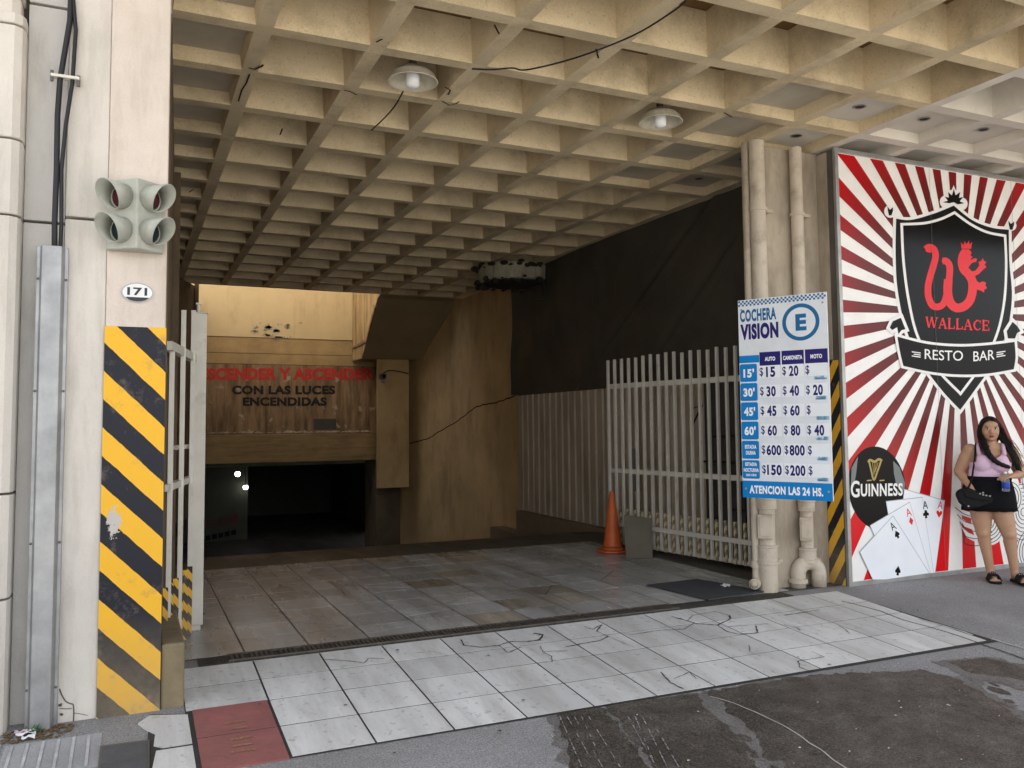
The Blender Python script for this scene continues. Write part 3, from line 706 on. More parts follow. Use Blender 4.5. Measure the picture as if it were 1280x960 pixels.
pts = [(5.6, 5.16, 'round recessed downlight above the right pipe, nearest cream corner', .09), (6.36, 5.15, 'recessed downlight directly above the left end of the mural', .09), (7.10, 5.13, 'recessed downlight farthest right above the mural', .09),
       (5.62, 5.93, 'recessed downlight right beside the tops of the pipes', .09), (5.62, 6.68, 'recessed downlight just left of the thick pipe top', .09), (5.62, 7.42, 'recessed downlight in the dark panel next to the tarpaulin', .09)]
d0 = None
for x, y, lb, d in pts:
    if d0 is None:
        d0 = thing('downlight', lb, 'downlight', (x, y, ZC+d), 'recessed downlights in shallow ceiling panels')
        b = B(); b.lathe([(.05, 0), (.056, -.006), (.048, -.009), (.040, -.003)], (x, y, ZC+d), (0, 0, 1), 20, caps=False); obj('ring', b, STEELG, d0, smooth=True)
        b = B(); b.lathe([(.041, -.003), (.02, -.001), (.001, -.001)], (x, y, ZC+d), (0, 0, 1), 16, caps=False); obj('socket', b, flat('dark_socket', (48, 36, 20), .5), d0)
    else:
        c = copy_tree(d0); c.location = (x, y, ZC+d); c['label'] = lb
# loose wires
b = B(); P = spline([pZ(590, 86, ZC-.012), pZ(615, 87, ZC-.015), pZ(640, 85, ZC-.03), pZ(660, 87, ZC-.05), pZ(720, 72, ZC-.06), pZ(790, 45, ZC-.05), pZ(840, 15, ZC-.03), pZ(858, 0, ZC-.012)], 8)
b.tube(P, .006, 6); tag(obj('loose_wire', b, BLACKR, org=P[0], smooth=True), 'long thin dark wire strung across the ceiling ribs from the left lamp', 'wire')
b = B(); P = spline([pZ(505, 112, ZC-.01), pZ(497, 127, ZC-.03), pZ(490, 137, ZC-.05), pZ(478, 150, ZC-.05), pZ(464, 163, ZC-.03)], 8)
b.tube(P, .006, 6); tag(obj('loose_wire', b, BLACKR, org=P[0], smooth=True), 'short dark wire dangling under the left dish lamp', 'wire')
# cracks in the rib, thin dark brown strokes
b = B()
def cstroke(px, wd):
    P = [pZ(*p, ZC-.003).xy for p in px]; stroke(b, P, wd, lambda u, v: Vector((u, v, ZC-.0075)))
cstroke([(312, 92), (308, 103), (302, 112), (298, 126)], .012); cstroke([(311, 84), (318, 86), (326, 83), (329, 80)], .018)
for P in ([(430, 112), (438, 114), (446, 118)], [(553, 126), (562, 131), (570, 129), (574, 126)], [(556, 108), (563, 112), (560, 118)], [(350, 168), (353, 160)], [(618, 30), (624, 42)], [(745, 60), (748, 72)], [(905, 140), (915, 146)], [(236, 240), (242, 236)], [(470, 52), (478, 48)]): cstroke(P, .012)
obj('rib_crack', b, flat('crack_dark_brown', (52, 38, 22), .9), bpy.data.objects['waffle_ceiling'])

# ---- tunnel left wall
b = B(); b.prism([(.177, 5.50, -.1), (.19, 5.50, -.1), (.34, 8.6, -.1), (.34, 9.0, -.1), (.42, 9.0, -.1), (.72, 15.4, -.1), (1.04, 16.3, -.1), (1.2, 18.49, -.1), (.1, 18.5, -.1)], (0, 0, 4.17))
b.bm.verts.ensure_lookup_table()
tag(obj('side_wall', b, BROWNSIDE, org=(.3, 10, 0)), 'dark brown stained wall along the left side of the garage passage', 'wall')
b = B(); b.box((.20, 9.0, -2), (.60, 18.6, 0)); tag(obj('ramp_kerb', b, DARKC, org=(.4, 12, -1)), 'dark concrete kerb at the foot of the left passage wall', 'kerb')
b = B(); b.box((1.02, 16.2, -1.5), (1.09, 16.3, 4.3)); tag(obj('steel_upright', b, BROWNSIDE, org=(1.05, 16.25, -1)), 'slim dark upright at the left end of the lit back wall', 'post')

# ---- back wall with the lettering
YB = 18.5
t = thing('sign_wall', 'yellow back wall with red and black painted warning above the ramp', 'wall', (3, YB, .8))
b = B(); b.box((-2, YB+.31, .98), (9, YB+.5, 7.6)); obj('leak_backing', b, DARKC, t)  # unseen slab, added to keep sun from leaking through the wall slits
b = B(); b.box((-.3, YB, 3.40), (7, YB+.3, 7.6)); obj('upper_plaster', b, YPLAST, t)
b = B(); b.box((-.3, YB+.015, 3.06), (7, YB+.3, 3.39)); b.box((-.3, YB+.008, 2.83), (7, YB+.3, 3.05)); obj('band', b, M('dull_yellow_plaster', (.47, .32, .15), .85, .15, 1.5, dirt=(.2, .12, .06), damt=.5, dscale=2, bump=.2), t)
b = B(); b.box((-.3, YB+.004, 1.34), (7, YB+.3, 2.82)); obj('stained_panel', b, STAIN, t)
b = B()
def zrag(n, x0, x1, z, amp, y):      # broken plaster edge
    P = [(x0, z-.03)]
    for i in range(n+1): x = x0+(x1-x0)*i/n; P.append((x, z+amp*(noise.noise(Vector((x*4, 3, 0)))+.5*noise.noise(Vector((x*13, 3, 0))))))
    P.append((x1, z-.03)); return [(x, y, zz) for x, zz in P]
b.face(zrag(90, .9, 4.9, 1.395, .07, YB)); 
for q in range(22):
    c = Vector((random.gauss(2.75, .28), random.gauss(3.56, .09))); r = random.uniform(.02, .09)
    b.face([(c.x+r*1.6*random.uniform(.5, 1)*math.cos(a), YB-.003, c.y+r*.7*random.uniform(.5, 1)*math.sin(a)) for a in [2*math.pi*i/9 for i in range(9)]])
obj('flaked_plaster', b, M('exposed_mortar', (.62, .52, .36), .9, .4, 9, dirt=(.08, .045, .02), damt=.9, dscale=7, dlo=.5, dhi=.6, bump=.5), t)
b = B(); b.box((3.62, YB-.004, 1.42), (4.12, YB, 1.66)); obj('wall_hole', b, DARKC, t)
b = B(); b.box((-.3, YB-.035, .74), (5.6, YB+.3, 1.335)); obj('lintel', b, M('brown_yellow_lintel', (.33, .225, .105), .85, .2, 2, dirt=(.1, .06, .03), damt=.6, dscale=2, stretch=(.5, .5, 6), bump=.3), t, bevel=.01)
fn = lambda u, v: pY(u, v, YB-.002)
b = B()
text(b, 'DESCENDER Y ASCENDER', fn, (236, 475, 467, 460), .055, space=1.06)
obj('red_lettering', b, M('faded_red_paint', (.62, .04, .03), .7, .2, 6, bump=0), t)
b = B(); text(b, 'CON LAS LUCES', fn, (290, 493, 419, 482), .05, space=1.06); text(b, 'ENCENDIDAS', fn, (303.5, 507.5, 408.5, 496.5), .05, space=1.06)
obj('black_lettering', b, M('faded_black_paint', (.016, .014, .012), .7, .4, 9, dirt=(.2, .13, .07), damt=.5, dscale=14, dlo=.55, bump=0), t)

# ---- stair soffit and column at the end of the right wall
t = thing('stair_soffit', 'sloping underside of a stair with water stained yellow fascia', 'stair', (5, 17, 3))
xa, xz = 4.46, 6.2
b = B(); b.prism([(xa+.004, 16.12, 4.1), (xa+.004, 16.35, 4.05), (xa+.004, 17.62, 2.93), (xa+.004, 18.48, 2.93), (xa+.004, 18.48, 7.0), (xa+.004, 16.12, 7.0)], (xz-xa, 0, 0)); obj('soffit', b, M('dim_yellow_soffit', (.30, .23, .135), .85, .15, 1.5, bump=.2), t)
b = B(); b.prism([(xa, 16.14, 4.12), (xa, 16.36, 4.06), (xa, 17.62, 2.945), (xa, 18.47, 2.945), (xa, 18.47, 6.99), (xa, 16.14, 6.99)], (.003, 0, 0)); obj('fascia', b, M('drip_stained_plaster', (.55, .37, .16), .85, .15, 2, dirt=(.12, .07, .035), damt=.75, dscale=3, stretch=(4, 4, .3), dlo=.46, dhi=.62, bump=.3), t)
b = B(); b.prism([(xa-.03, 16.5, 3.93), (xa-.03, 17.2, 3.3), (xa-.03, 17.65, 3.27), (xa-.03, 18.4, 3.24), (xa-.03, 18.4, 3.20), (xa-.03, 17.6, 3.22), (xa-.03, 17.15, 3.24), (xa-.03, 16.45, 3.88)], (.034, 0, 0)); obj('ledge', b, STAIN, t)
b = B(); b.prism([(4.78, 17.6, .17), (5.5, 17.6, .17), (5.5, 18.45, .17), (5.02, 18.45, .17)], (0, 0, 2.755)); tag(obj('hanging_column', b, YWALL, org=(5.1, 18, .2), bevel=.012), 'yellow concrete column below the stair, carrying a small camera', 'column')
t = thing('security_camera', 'small security camera on a bracket high on the yellow column', 'camera', (4.9, 17.6, 2.5))
b = B(); b.box((4.86, 17.56, 2.42), (4.95, 17.6, 2.58)); b.tube([(4.9, 17.58, 2.5), (4.88, 17.45, 2.52)], .02); obj('bracket', b, M('grey_plastic', (.3, .28, .24), .5, .1, 5), t)
b = B(); b.box((4.80, 17.28, 2.49), (4.90, 17.5, 2.59)); obj('body', b, M('dark_plastic', (.05, .05, .045), .4, .1, 5), t, bevel=.01)
b = B(); b.cyl((4.85, 17.28, 2.54), (4.85, 17.25, 2.54), .03, .035, 14); obj('lens', b, BLACK, t)
b = B(); b.tube(spline([(4.92, 17.59, 2.62), (5.05, 17.58, 2.68), (5.3, 17.58, 2.66), (5.48, 17.58, 2.62)], 6), .012, 6); obj('cable', b, BLACKR, t)

# ---- right concrete wall
b = B(); b.prism([(6.065, 13.12, -2.2), (6.065, 16.6, -2.2), (5.56, 18.3, -2.2), (5.56, 18.49, -2.2), (6.4, 18.49, -2.2), (6.4, 13.12, -2.2)], (0, 0, 6.25))
b.box((6.075, 13.0, 2.0), (6.4, 13.13, 4.1))
tag(obj('concrete_wall', b, YWALL, org=(6.2, 16, -1)), 'bare yellowish concrete wall with a diagonal crack beside the ramp', 'wall')
cw = bpy.data.objects['concrete_wall']
b = B(); P = [pX(x, y, 6.06) for x, y in ((512, 554), (525, 551), (538, 547), (555, 536), (575, 524), (590, 512), (600, 507), (620, 503), (640, 496), (648, 491))]
sl = lambda x, y: on(x, y, (1.7, .505, 0), 1.7*6.0625+.505*16.595)
PX = ((512, 554), (525, 551), (538, 547), (555, 536), (575, 524), (590, 512), (600, 507), (620, 503), (640, 496), (648, 491))
P = [(q if q.y < 16.6 else sl(*p)) for p, q in zip(PX, P)]; Q = spline([(p.y, p.z) for p in P], 5); Q = [q+Vector((0, .02*noise.noise(Vector((q.x*7, q.y*7, 2))))) for q in Q]
stroke(b, Q, .022, lambda u, v: Vector((6.0625 if u < 16.6 else 6.0605-(u-16.6)*.2971, u, v))); obj('wall_crack', b, flat('crack_brown', (40, 25, 12), .9), cw)

# ---- corrugated panel wall + plinth
t = thing('corrugated_wall', 'beige ribbed metal panel wall on a dark plinth along the right', 'wall', (6, 10.5, 0))
b = B(); y = 8.0; prof = []
while y < 13.1:
    prof += [(6.06, y), (6.06, y+.012), (6.035, y+.03), (6.035, y+.175), (6.06, y+.193)]; y += .205
prof = [(x, yy) for x, yy in prof if yy < 13.1]
V = [(b.v((x, yy, .06)), b.v((x, yy, 2.005))) for x, yy in prof]
for i in range(len(V)-1): b.bm.faces.new((V[i][0], V[i][1], V[i+1][1], V[i+1][0]))
obj('ribbed_panel', b, PANELW, t, solid=.003)
b = B(); b.box((6.02, 7.0, 1.99), (6.1, 13.1, 2.02)); obj('cap_rail', b, DARKC, t)
b = B(); b.box((5.98, 8.0, -.9), (6.2, 13.12, .05)); b.box((5.7, 12.2, -.9), (5.978, 13.6, -.26)); obj('plinth', b, M('brown_rough_plinth', (.27, .21, .145), .9, .25, 3, dirt=(.08, .06, .045), damt=.7, dscale=3, bump=.4), t, bevel=.015)
b = B(); b.box((6.07, 6.2, -.05), (6.3, 8.6, 2.02)); b.box((6.1, 8, -.05), (6.3, 13.1, 2)); tag(obj('dark_backing_wall', b, M('dark_grey_wall', (.075, .072, .066), .9, .25, 2, dirt=(.03, .028, .025), damt=.6, bump=.2), org=(6.2, 7.4, 0)), 'dark grey wall seen through the bars of the open gate', 'wall')
b = B()
for z, y0, y1 in ((1.35, 6.6, 7.9), (1.05, 6.9, 8.5), (.55, 6.6, 7.6)): b.tube([(6.05, y0, z), (6.05, (y0+y1)/2, z+.01), (6.05, y1, z-.01)], .012, 6)
b.tube([(6.05, 7.3, .2), (6.05, 7.3, 1.9)], .012, 6); b.tube([(6.05, 8.3, 1.65), (6.03, 8.0, 1.7), (6.02, 8.2, 1.45)], .012, 6)
tag(obj('wall_conduit', b, BLACKR, org=(6.05, 7.3, 1)), 'thin black conduits on the wall behind the right gate', 'conduit')

# ---- tarpaulin
def tarpf(u, v):
    y = 6.25+(13.15-6.25)*u; z = 2.0+(4.09-2.0)*v
    d = y*.55+z*1.0
    x = 6.02 + .022*math.sin(d*3.1+.7*math.sin(y)) + .02*noise.noise(Vector((y*1.3, z*1.3, 0))) + .012*noise.noise(Vector((y*4, z*2, 5)))
    # two long diagonal creases
    for a0, k in ((9.35, -1.55), (7.9, -1.3)):
        q = (y-a0)-(z-3.0)*k; x += -.03*math.exp(-(q/.06)**2)+.02*math.exp(-((q-.15)/.1)**2)
    x += -.08*math.exp(-((u-1)/.02)**2)
    return Vector((x, y, z))
b = B(); b.sheet(tarpf, 150, 46); tag(obj('tarpaulin', b, TARP, org=(6.02, 9.5, 2.0), smooth=True), 'large black tarpaulin hung under the ceiling above the panel wall', 'tarpaulin')

# ---- round duct collar under the ceiling
t = thing('duct_collar', 'rough round grey duct collar with ragged rims below the ceiling', 'duct', (5.66, 12.45, 3.85))
b = B(); b.lathe([(.56, .0), (.58, .02), (.575, .14), (.58, .25), (.56, .27)], (5.66, 12.45, 3.8), (0, 0, 1), 40); obj('drum', b, M('dusty_grey_metal', (.44, .40, .30), .7, .2, 5, dirt=(.1, .085, .06), damt=.6, dscale=6, stretch=(3, 3, .5), bump=.2), t, smooth=False, bevel=.005)
b = B(); rr = random.Random(2)
for k in range(150):
    a = rr.uniform(0, 6.283); r = rr.uniform(.48, .63); z = rr.choice((3.80, 4.05))+rr.uniform(-.06, .03); s = rr.uniform(.02, .07)
    b.ball((5.66+r*math.cos(a), 12.45+r*math.sin(a), z), (s, s, s*rr.uniform(.3, .8)), 6)
b.cyl((5.66, 12.45, 3.78), (5.66, 12.45, 3.80), .5, n=24)
obj('ragged_insulation', b, M('dark_insulation', (.035, .03, .022), .95, .4, 12, bump=.6, bscale=30), t)
b = B()
for k in range(7):
    a = -1.1+k*.16; x, y = 5.66+.6*math.cos(a), 12.45+.6*math.sin(a); L = rr.uniform(.1, .4)
    b.tube([(x, y, 3.82), (x+.02, y-.01, 3.82-L*.5), (x+.03, y+.02, 3.82-L)], [.02, .03, .012], 5)
obj_split('hanging_strip', b, BLACKR, t)

# ---- basement
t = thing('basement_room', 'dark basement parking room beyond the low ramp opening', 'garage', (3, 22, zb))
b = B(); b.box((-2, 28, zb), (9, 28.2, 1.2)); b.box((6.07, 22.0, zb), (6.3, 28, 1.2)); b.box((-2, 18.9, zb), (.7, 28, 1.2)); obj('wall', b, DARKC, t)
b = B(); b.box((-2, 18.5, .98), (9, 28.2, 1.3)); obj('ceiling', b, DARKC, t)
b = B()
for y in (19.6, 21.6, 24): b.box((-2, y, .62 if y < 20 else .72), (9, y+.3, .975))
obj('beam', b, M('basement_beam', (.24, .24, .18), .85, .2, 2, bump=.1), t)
b = B(); b.box((5.0, 18.46, zb), (5.56, 19.4, .735)); obj('side_pier', b, M('shaded_brown_concrete', (.16, .125, .075), .85, .25, 2, dirt=(.05, .04, .025), damt=.6, bump=.2), t)  # the deep shade beside the opening is put into this brown
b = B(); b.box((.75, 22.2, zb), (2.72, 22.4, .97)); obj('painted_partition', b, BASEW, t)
b = B(); fn2 = lambda u, v: pY(u, v, 22.19)
for k, (u, wd) in enumerate(((258, 9), (269, 3), (274, 6), (281, 6), (288, 5), (293, 6))):
    vy = 650-k*1.5
    if k != 1:
        for dz in (0, 4.5, 9): b.face([fn2(u, vy+dz+1.6), fn2(u+wd*.8, vy+dz+1.4), fn2(u+wd*.8, vy+dz-.3), fn2(u, vy+dz)])
    b.face([fn2(u, vy+9), fn2(u+1.6, vy+9), fn2(u+1.6, vy), fn2(u, vy)])
obj('red_wall_marks', b, M('dull_red_paint', (.16, .03, .02), .7, .2, 5, bump=0), t)
b = B()
for k in range(5): u = 257+k*8; b.face([fn2(u, 676-k*1.7), fn2(u+6, 675-k*1.7), fn2(u+6, 669-k*1.7), fn2(u, 670-k*1.7)])
obj('black_wall_marks', b, BLACK, t)
def bulb(px, py, Y, lb):
    p = pY(px, py, Y); t = thing('basement_lamp', lb, 'lamp', p, 'lit round lamps under the basement ceiling')
    b = B(); b.ball(p, .062, 18); obj('globe', b, M('lit_lamp_glass', (1, .98, .92), .4, 0, bump=0, emit=3), t, smooth=True)
    b = B(); b.cyl(p+Vector((0, 0, .055)), Vector((p.x, p.y, .975)), .012, n=8); b.cyl(p+Vector((0, 0, .045)), p+Vector((0, 0, .09)), .04, n=12); obj('stem', b, STEELD, t)
bulb(297, 592.5, 20.4, 'upper lit round lamp glowing inside the dark basement'); bulb(307, 609, 22.0, 'lower lit round lamp glowing inside the dark basement')

# ---- right gate
GF, GN = Vector((5.42, 8.9, 0)), Vector((5.83, 6.3, 0)); GD = (GN-GF).normalized()
t = thing('metal_gate', 'white steel bar gate swung open along the right wall', 'gate', GF.lerp(GN, .5))
def gpt(s, z, o=0.): p = GF+GD*s; return Vector((p.x-GD.y*o*-1, p.y+GD.x*o*-1, z))
rotg = Matrix.Rotation(math.atan2(GD.y, GD.x), 3, 'Z')
def gbox(b, s0, s1, z0, z1, o0, o1):
    c = gpt((s0+s1)/2, 0); h = (s1-s0)/2
    P = [GF+GD*s+Vector((-GD.y, GD.x, 0))*o for s in (s0, s1) for o in (o0, o1)]
    b.prism([Vector((P[i].x, P[i].y, z0)) for i in (0, 1, 3, 2)], (0, 0, z1-z0))
b = B(); gbox(b, -.12, 2.4, 1.925, 1.985, -.02, .02); gbox(b, -.12, 2.4, .90, .955, -.02, .02); gbox(b, -.1, 2.4, .05, .09, -.02, .02); gbox(b, 2.4, 2.48, .02, 2.4, -.04, .04)
obj('frame', b, WHITEM, t, bevel=.003)
b = B()
for k in range(20): s = -.1+.128*k; gbox(b, s-.0145, s+.0145, .06, 2.29+random.uniform(-.012, .012), -.050, -.022)
obj_split('bars', b, WHITEM, t)
b = B()
for k in range(39):
    s = -.1+.064*k
    if k % 2: gbox(b, s-.0125, s+.0125, .05, .48, -.046, -.023)
    else: gbox(b, s-.0155, s-.0147, .06, .49, -.0495, -.024)
obj_split('lower_pickets', b, stripe_mat('faded_hazard_paint', lin((140, 130, 106)), lin((216, 202, 160)), 1, 1/.10, 1.4), t)
b = B(); gbox(b, -.1, 2.4, .27, .32, -.085, -.06); obj('lower_rail', b, WHITEM, t)
b = B(); gbox(b, .3, .36, .70, 1.2, -.015, .015); obj('latch', b, STEELD, t)

# ---- cone and leaning board
cp = Vector((5.17, 8.62, .008))
t = thing('traffic_cone', 'worn orange traffic cone standing by the open right gate', 'traffic cone', cp)
ORG_M = M('orange_plastic', (.62, .12, .025), .5, .2, 5, dirt=(.3, .1, .05), damt=.5, dscale=6, bump=.05)
b = B(); b.lathe([(.135, .022), (.128, .045), (.112, .06), (.108, .10), (.10, .12), (.033, .66), (.026, .69), (.018, .695), (.015, .68)], cp, (0, 0, 1), 28); obj('cone_body', b, ORG_M, t, smooth=True)
b = B(); b.prism([cp+Vector((.2*math.cos(a)*(1 if k % 2 else .93), .2*math.sin(a)*(1 if k % 2 else .93), 0)) for k, a in enumerate([2*math.pi*i/16+.2 for i in range(16)])], (0, 0, .024)); obj('cone_base', b, ORG_M, t, bevel=.006)
b = B(); b.lathe([(.121, .05), (.1245, .058), (.118, .066)], cp, (0, 0, 1), 24, caps=False); obj('cone_ring', b, M('dirty_orange', (.3, .06, .02), .6, .2, 5), t)
q = [pY(780, 644, 8.25), pY(814, 648, 8.1), Vector((5.30, 7.98, .008)), Vector((5.04, 8.12, .008))]
b = B(); b.prism(q, Vector((.012, .02, 0))); tag(obj('leaning_board', b, M('olive_grey_board', (.135, .125, .09), .75, .15, 4, dirt=(.2, .18, .13), damt=.4, dscale=5, bump=.1), org=q[3], bevel=.003), 'square olive grey board leaning on the gate beside the orange cone', 'board')

# ---- rubber mat
b = B(); P = [pZ(808, 733), pZ(872, 725.5), pZ(957, 741), pZ(886, 752)]
b.prism([(p.x, p.y, .0085) for p in [Vector(p) for p in P]], (0, 0, .008))
tag(obj('rubber_mat', b, M('dark_slate_mat', (.055, .058, .066), .7, .15, 6, bump=.3, bscale=120), org=P[3], bevel=.002), 'flat dark grey mat lying on the garage floor by the pipes', 'mat')

# ---- right pier with pipes
t = thing('entrance_pier', 'beige rendered pier behind two cream drain pipes', 'pillar', (5.7, 6.3, 0))
b = B(); b.prism([(5.15, 6.06, -.02), (6.03, 6.06, -.02), (6.03, 6.26, -.02), (5.34, 6.26, -.02)], (0, 0, 4.095)); obj('shaft', b, PIER, t, bevel=.01)
b = B(); b.box((5.978, 5.862, -.02), (6.04, 6.058, 4.05)); b2 = B(); b2.box((5.972, 5.925, 2.08), (5.977, 6.057, 4.05)); obj('side_return', b2, PIER, t)
obj('side_strip', b, M('dark_pier_strip', (.10, .09, .08), .7, .2, 4, bump=.1), t)
b = B(); b.box((5.9745, 5.863, -.01), (5.9765, 6.057, 2.07)); obj('hazard_strip', b, stripe_mat('pier_hazard_paint', NVY, YEL, 1, 1/.30, 1.6, off=.02), t)

def drain_pipe(x, y, r, name_lb, kind):
    t = thing('drain_pipe', name_lb, 'pipe', (x, y, 0), 'cream drain pipes on the right pier')
    b = B(); b.cyl((x, y, -.01 if kind == 1 else .30), (x, y, 4.07), r, n=24)
    if kind == 1: b.cyl((x, y, -.01), (x, y, .31), r*1.2, n=24)
    obj('pipe', b, PIPE, t, smooth=False)
    zs = [.36, .78] if kind == 1 else [.30, .735]
    for z in zs:
        b = B(); b.lathe([(r+.001, z-.055), (r+.018, z-.05), (r+.018, z+.03), (r+.024, z+.035), (r+.024, z+.05), (r+.001, z+.055)], (x, y, 0), (0, 0, 1), 24, caps=False); obj('collar', b, PIPE, t, smooth=False, bevel=.002)
    b = B(); d = Vector((-.75, -.66, 0)); s = Vector((-d.y, d.x, 0)); zm = (zs[0]+zs[1])/2+.01; h = .105
    def hb(bb, w0, h0, a0, a1):
        bb.prism([Vector((x, y, zm))+d*a0+s*sx*w0+Vector((0, 0, sz*h0)) for sx, sz in ((-1, -1), (1, -1), (1, 1), (-1, 1))], d*(a1-a0))
    hb(b, r*.95, h, r*.2, r+.034); obj('hatch_box', b, PIPE, t, bevel=.006)
    b = B(); hb(b, r*.66, h*.8, r+.035, r+.046); obj('hatch_lid', b, PIPE, t, bevel=.004)
    b = B(); zc_ = .26 if kind == 1 else .235
    b.lathe([(r+.001, zc_-.012), (r+.03, zc_-.012), (r+.03, zc_+.012), (r+.001, zc_+.012)], (x, y, 0), (0, 0, 1), 20, caps=False); b.box((x+r, y-.01, zc_-.012), (x+r+.09, y+.15, zc_+.012))
    obj('clamp', b, PIPE, t); b = B()
    b.lathe([(r+.001, 3.42), (r+.012, 3.42), (r+.012, 3.45), (r+.001, 3.45)], (x, y, 0), (0, 0, 1), 20, caps=False); b.box((x+r, y-.01, 3.42), (x+r+.1, y+.01, 3.45)); b.cyl((x+r+.09, y, 3.435), (x+r+.09, y+.2, 3.435), .012, n=8)
    obj('clamp', b, PIPE, t)
    if kind == 2:
        tr = .068; cx_ = x+.075*.8; P = []
        ux = Vector((.9, -.2, 0)).normalized()
        for k in range(13): a = math.pi*k/12; P.append(Vector((x, y, .12))+ux*(.105-.105*math.cos(a))+Vector((0, 0, .10*math.sin(a))))
        P = [Vector((x, y, -.01))]+P+[P[-1]-Vector((0, 0, .13))]
        P = [p-ux*.105 for p in P]
        b = B(); b.tube(P, tr, 16); obj('trap', b, PIPE, t, smooth=True)
        b = B(); b.lathe([(tr, 0), (tr+.018, .005), (tr+.018, .035), (tr, .04)], P[0]+Vector((0, 0, .05)), (0, 0, 1), 20, caps=False); b.lathe([(tr, 0), (tr+.018, .005), (tr+.018, .035), (tr, .04)], Vector((x, y, .215)), (0, 0, 1), 20, caps=False); obj_split('trap_collar', b, PIPE, t)
drain_pipe(5.185, 5.985, .070, 'thicker cream drain pipe with inspection hatch, left on the pier', 1)
drain_pipe(5.655, 5.992, .057, 'thinner cream drain pipe ending in a curved trap', 2)
t = thing('drain_pipe', 'slim cream pipe with floor elbow, tucked left of the thick pipe', 'pipe', (5.1, 6.15, 0), 'cream drain pipes on the right pier')
b = B(); b.tube([(5.105, 6.05, 4.06), (5.105, 6.05, .2), (5.10, 6.045, .13), (5.07, 6.01, .085), (5.0, 5.97, .08)], .033, 14); obj('pipe', b, PIPE, t, smooth=True)
b = B(); b.lathe([(.034, -.03), (.046, -.028), (.046, .028), (.034, .03)], (5.105, 6.05, .24), (0, 0, 1), 18, caps=False); b.lathe([(.034, -.03), (.046, -.028), (.046, .028), (.034, .03)], (5.04, 5.99, .08), (-.8, -.5, 0), 18, caps=False); obj_split('collar', b, PIPE, t)

# ---- price sign
LT = pY(925, 375, 5.72); dl = (LT-C0).dot(FWD)
def atdepth(x, y, d): v = ray(x, y); return C0+v*d
RT = atdepth(1037, 363, dl/1.068); LB = atdepth(926, 620, dl); RB = atdepth(1037, 627, dl/1.068)
ux = ((RT-LT)+(RB-LB))/2; ux.z = 0; SW = ux.length; ux.normalize(); SH = ((LT.z-LB.z)+(RT.z-RB.z))/2
sn = Vector((ux.y, -ux.x, 0)); sn = sn if sn.dot(C0-LT) > 0 else -sn
so = (LT+LB)/2; so = Vector((so.x, so.y, (LT.z+RT.z)/2))
def S(h): return lambda u, v: so + ux*(u*SW) - Vector((0, 0, 1))*(v*SH) + sn*h
t = thing('price_sign', 'tall white and blue garage price board with a circled E', 'sign', so-Vector((0, 0, SH)))
b = B(); f0 = S(0); b.prism([f0(0, 0), f0(1, 0), f0(1, 1), f0(0, 1)], -sn*.02); obj('board', b, flat('white_sign_sheet', (226, 230, 236), .4, dirt=lin((196, 200, 204)), damt=.4, dscale=4), t)
def sq(b, h, u0, v0, u1, v1, mi=0):
    f = S(h); b.face([f(u0, v0), f(u1, v0), f(u1, v1), f(u0, v1)], mi)
def rrect(b, h, u0, v0, u1, v1, rad=.02):
    f = S(h); P = []; rv = rad*SW/SH
    for cx_, cy_, a0 in ((u1-rad, v0+rv, -90), (u1-rad, v1-rv, 0), (u0+rad, v1-rv, 90), (u0+rad, v0+rv, 180)):
        for k in range(5): a = R_(a0+22.5*k); P.append(f(cx_+rad*math.cos(a), cy_+rv*math.sin(a)))
    b.face(P)
b = B()
for i in range(44):
    for j in range(3):
        if (i+j) % 2 == 0: sq(b, .001, .004+i*.0225, .004+j*.0095, .004+(i+1)*.0225, .004+(j+1)*.0095)
obj('checker_strip', b, DBLUE, t)
b = B(); text(b, 'COCHERA', S(.001), (.022, .113, .445, .05), .045, space=1.12); obj('blue_heading', b, DBLUE, t)
b = B(); text(b, 'VISION', S(.001), (.022, .205, .465, .124), .06, space=1.12); obj('navy_heading', b, NAVY, t)
b = B(); f = S(.001); n = 40; cu, cv, ro, ri = .715, .136, .205, .163
for k in range(n):
    a0, a1 = 2*math.pi*k/n, 2*math.pi*(k+1)/n; g = lambda r, a: f(cu+r*math.cos(a), cv+r*SW/SH*math.sin(a))
    b.face([g(ri, a0), g(ro, a0), g(ro, a1), g(ri, a1)])
text(b, 'E', S(.001), (.658, .178, .778, .096), .05); obj('circled_letter', b, DBLUE, t)
b = B(); sq(b, .001, 0, .285, .235, .322)
rows = [(.328, .418), (.425, .515), (.522, .612), (.619, .709), (.716, .806), (.813, .905)]
for v0, v1 in rows: rrect(b, .001, .004, v0, .205, v1)
sq(b, .001, 0, .916, 1, 1); obj('blue_panel', b, BLUE, t)
b = B()
for u0, u1 in ((.238, .478), (.492, .738), (.752, .995)): sq(b, .001, u0, .272, u1, .342)
obj_split('column_header', b, NAVY, t)
LB_ = flat('pale_blue_print', (150, 196, 222), .4)
b = B()
for v0, v1 in rows:
    for k in range(9): u0 = .84+random.uniform(0, .1); sq(b, .001, u0, v1-.018+random.uniform(0, .012), u0+random.uniform(.02, .055), v1+.002)
obj_split('pale_blue_smudge', b, LB_, t)
b = B()
for v0, v1 in rows:
    for u0, u1 in ((.228, .472), (.488, .732), (.748, .985)): sq(b, .0015, u0, v0+.012, u1, v1-.016)
obj_split('price_strip', b, flat('white_strip', (236, 239, 243), .4), t)
WLET = flat('white_lettering_print', (240, 243, 246), .4)
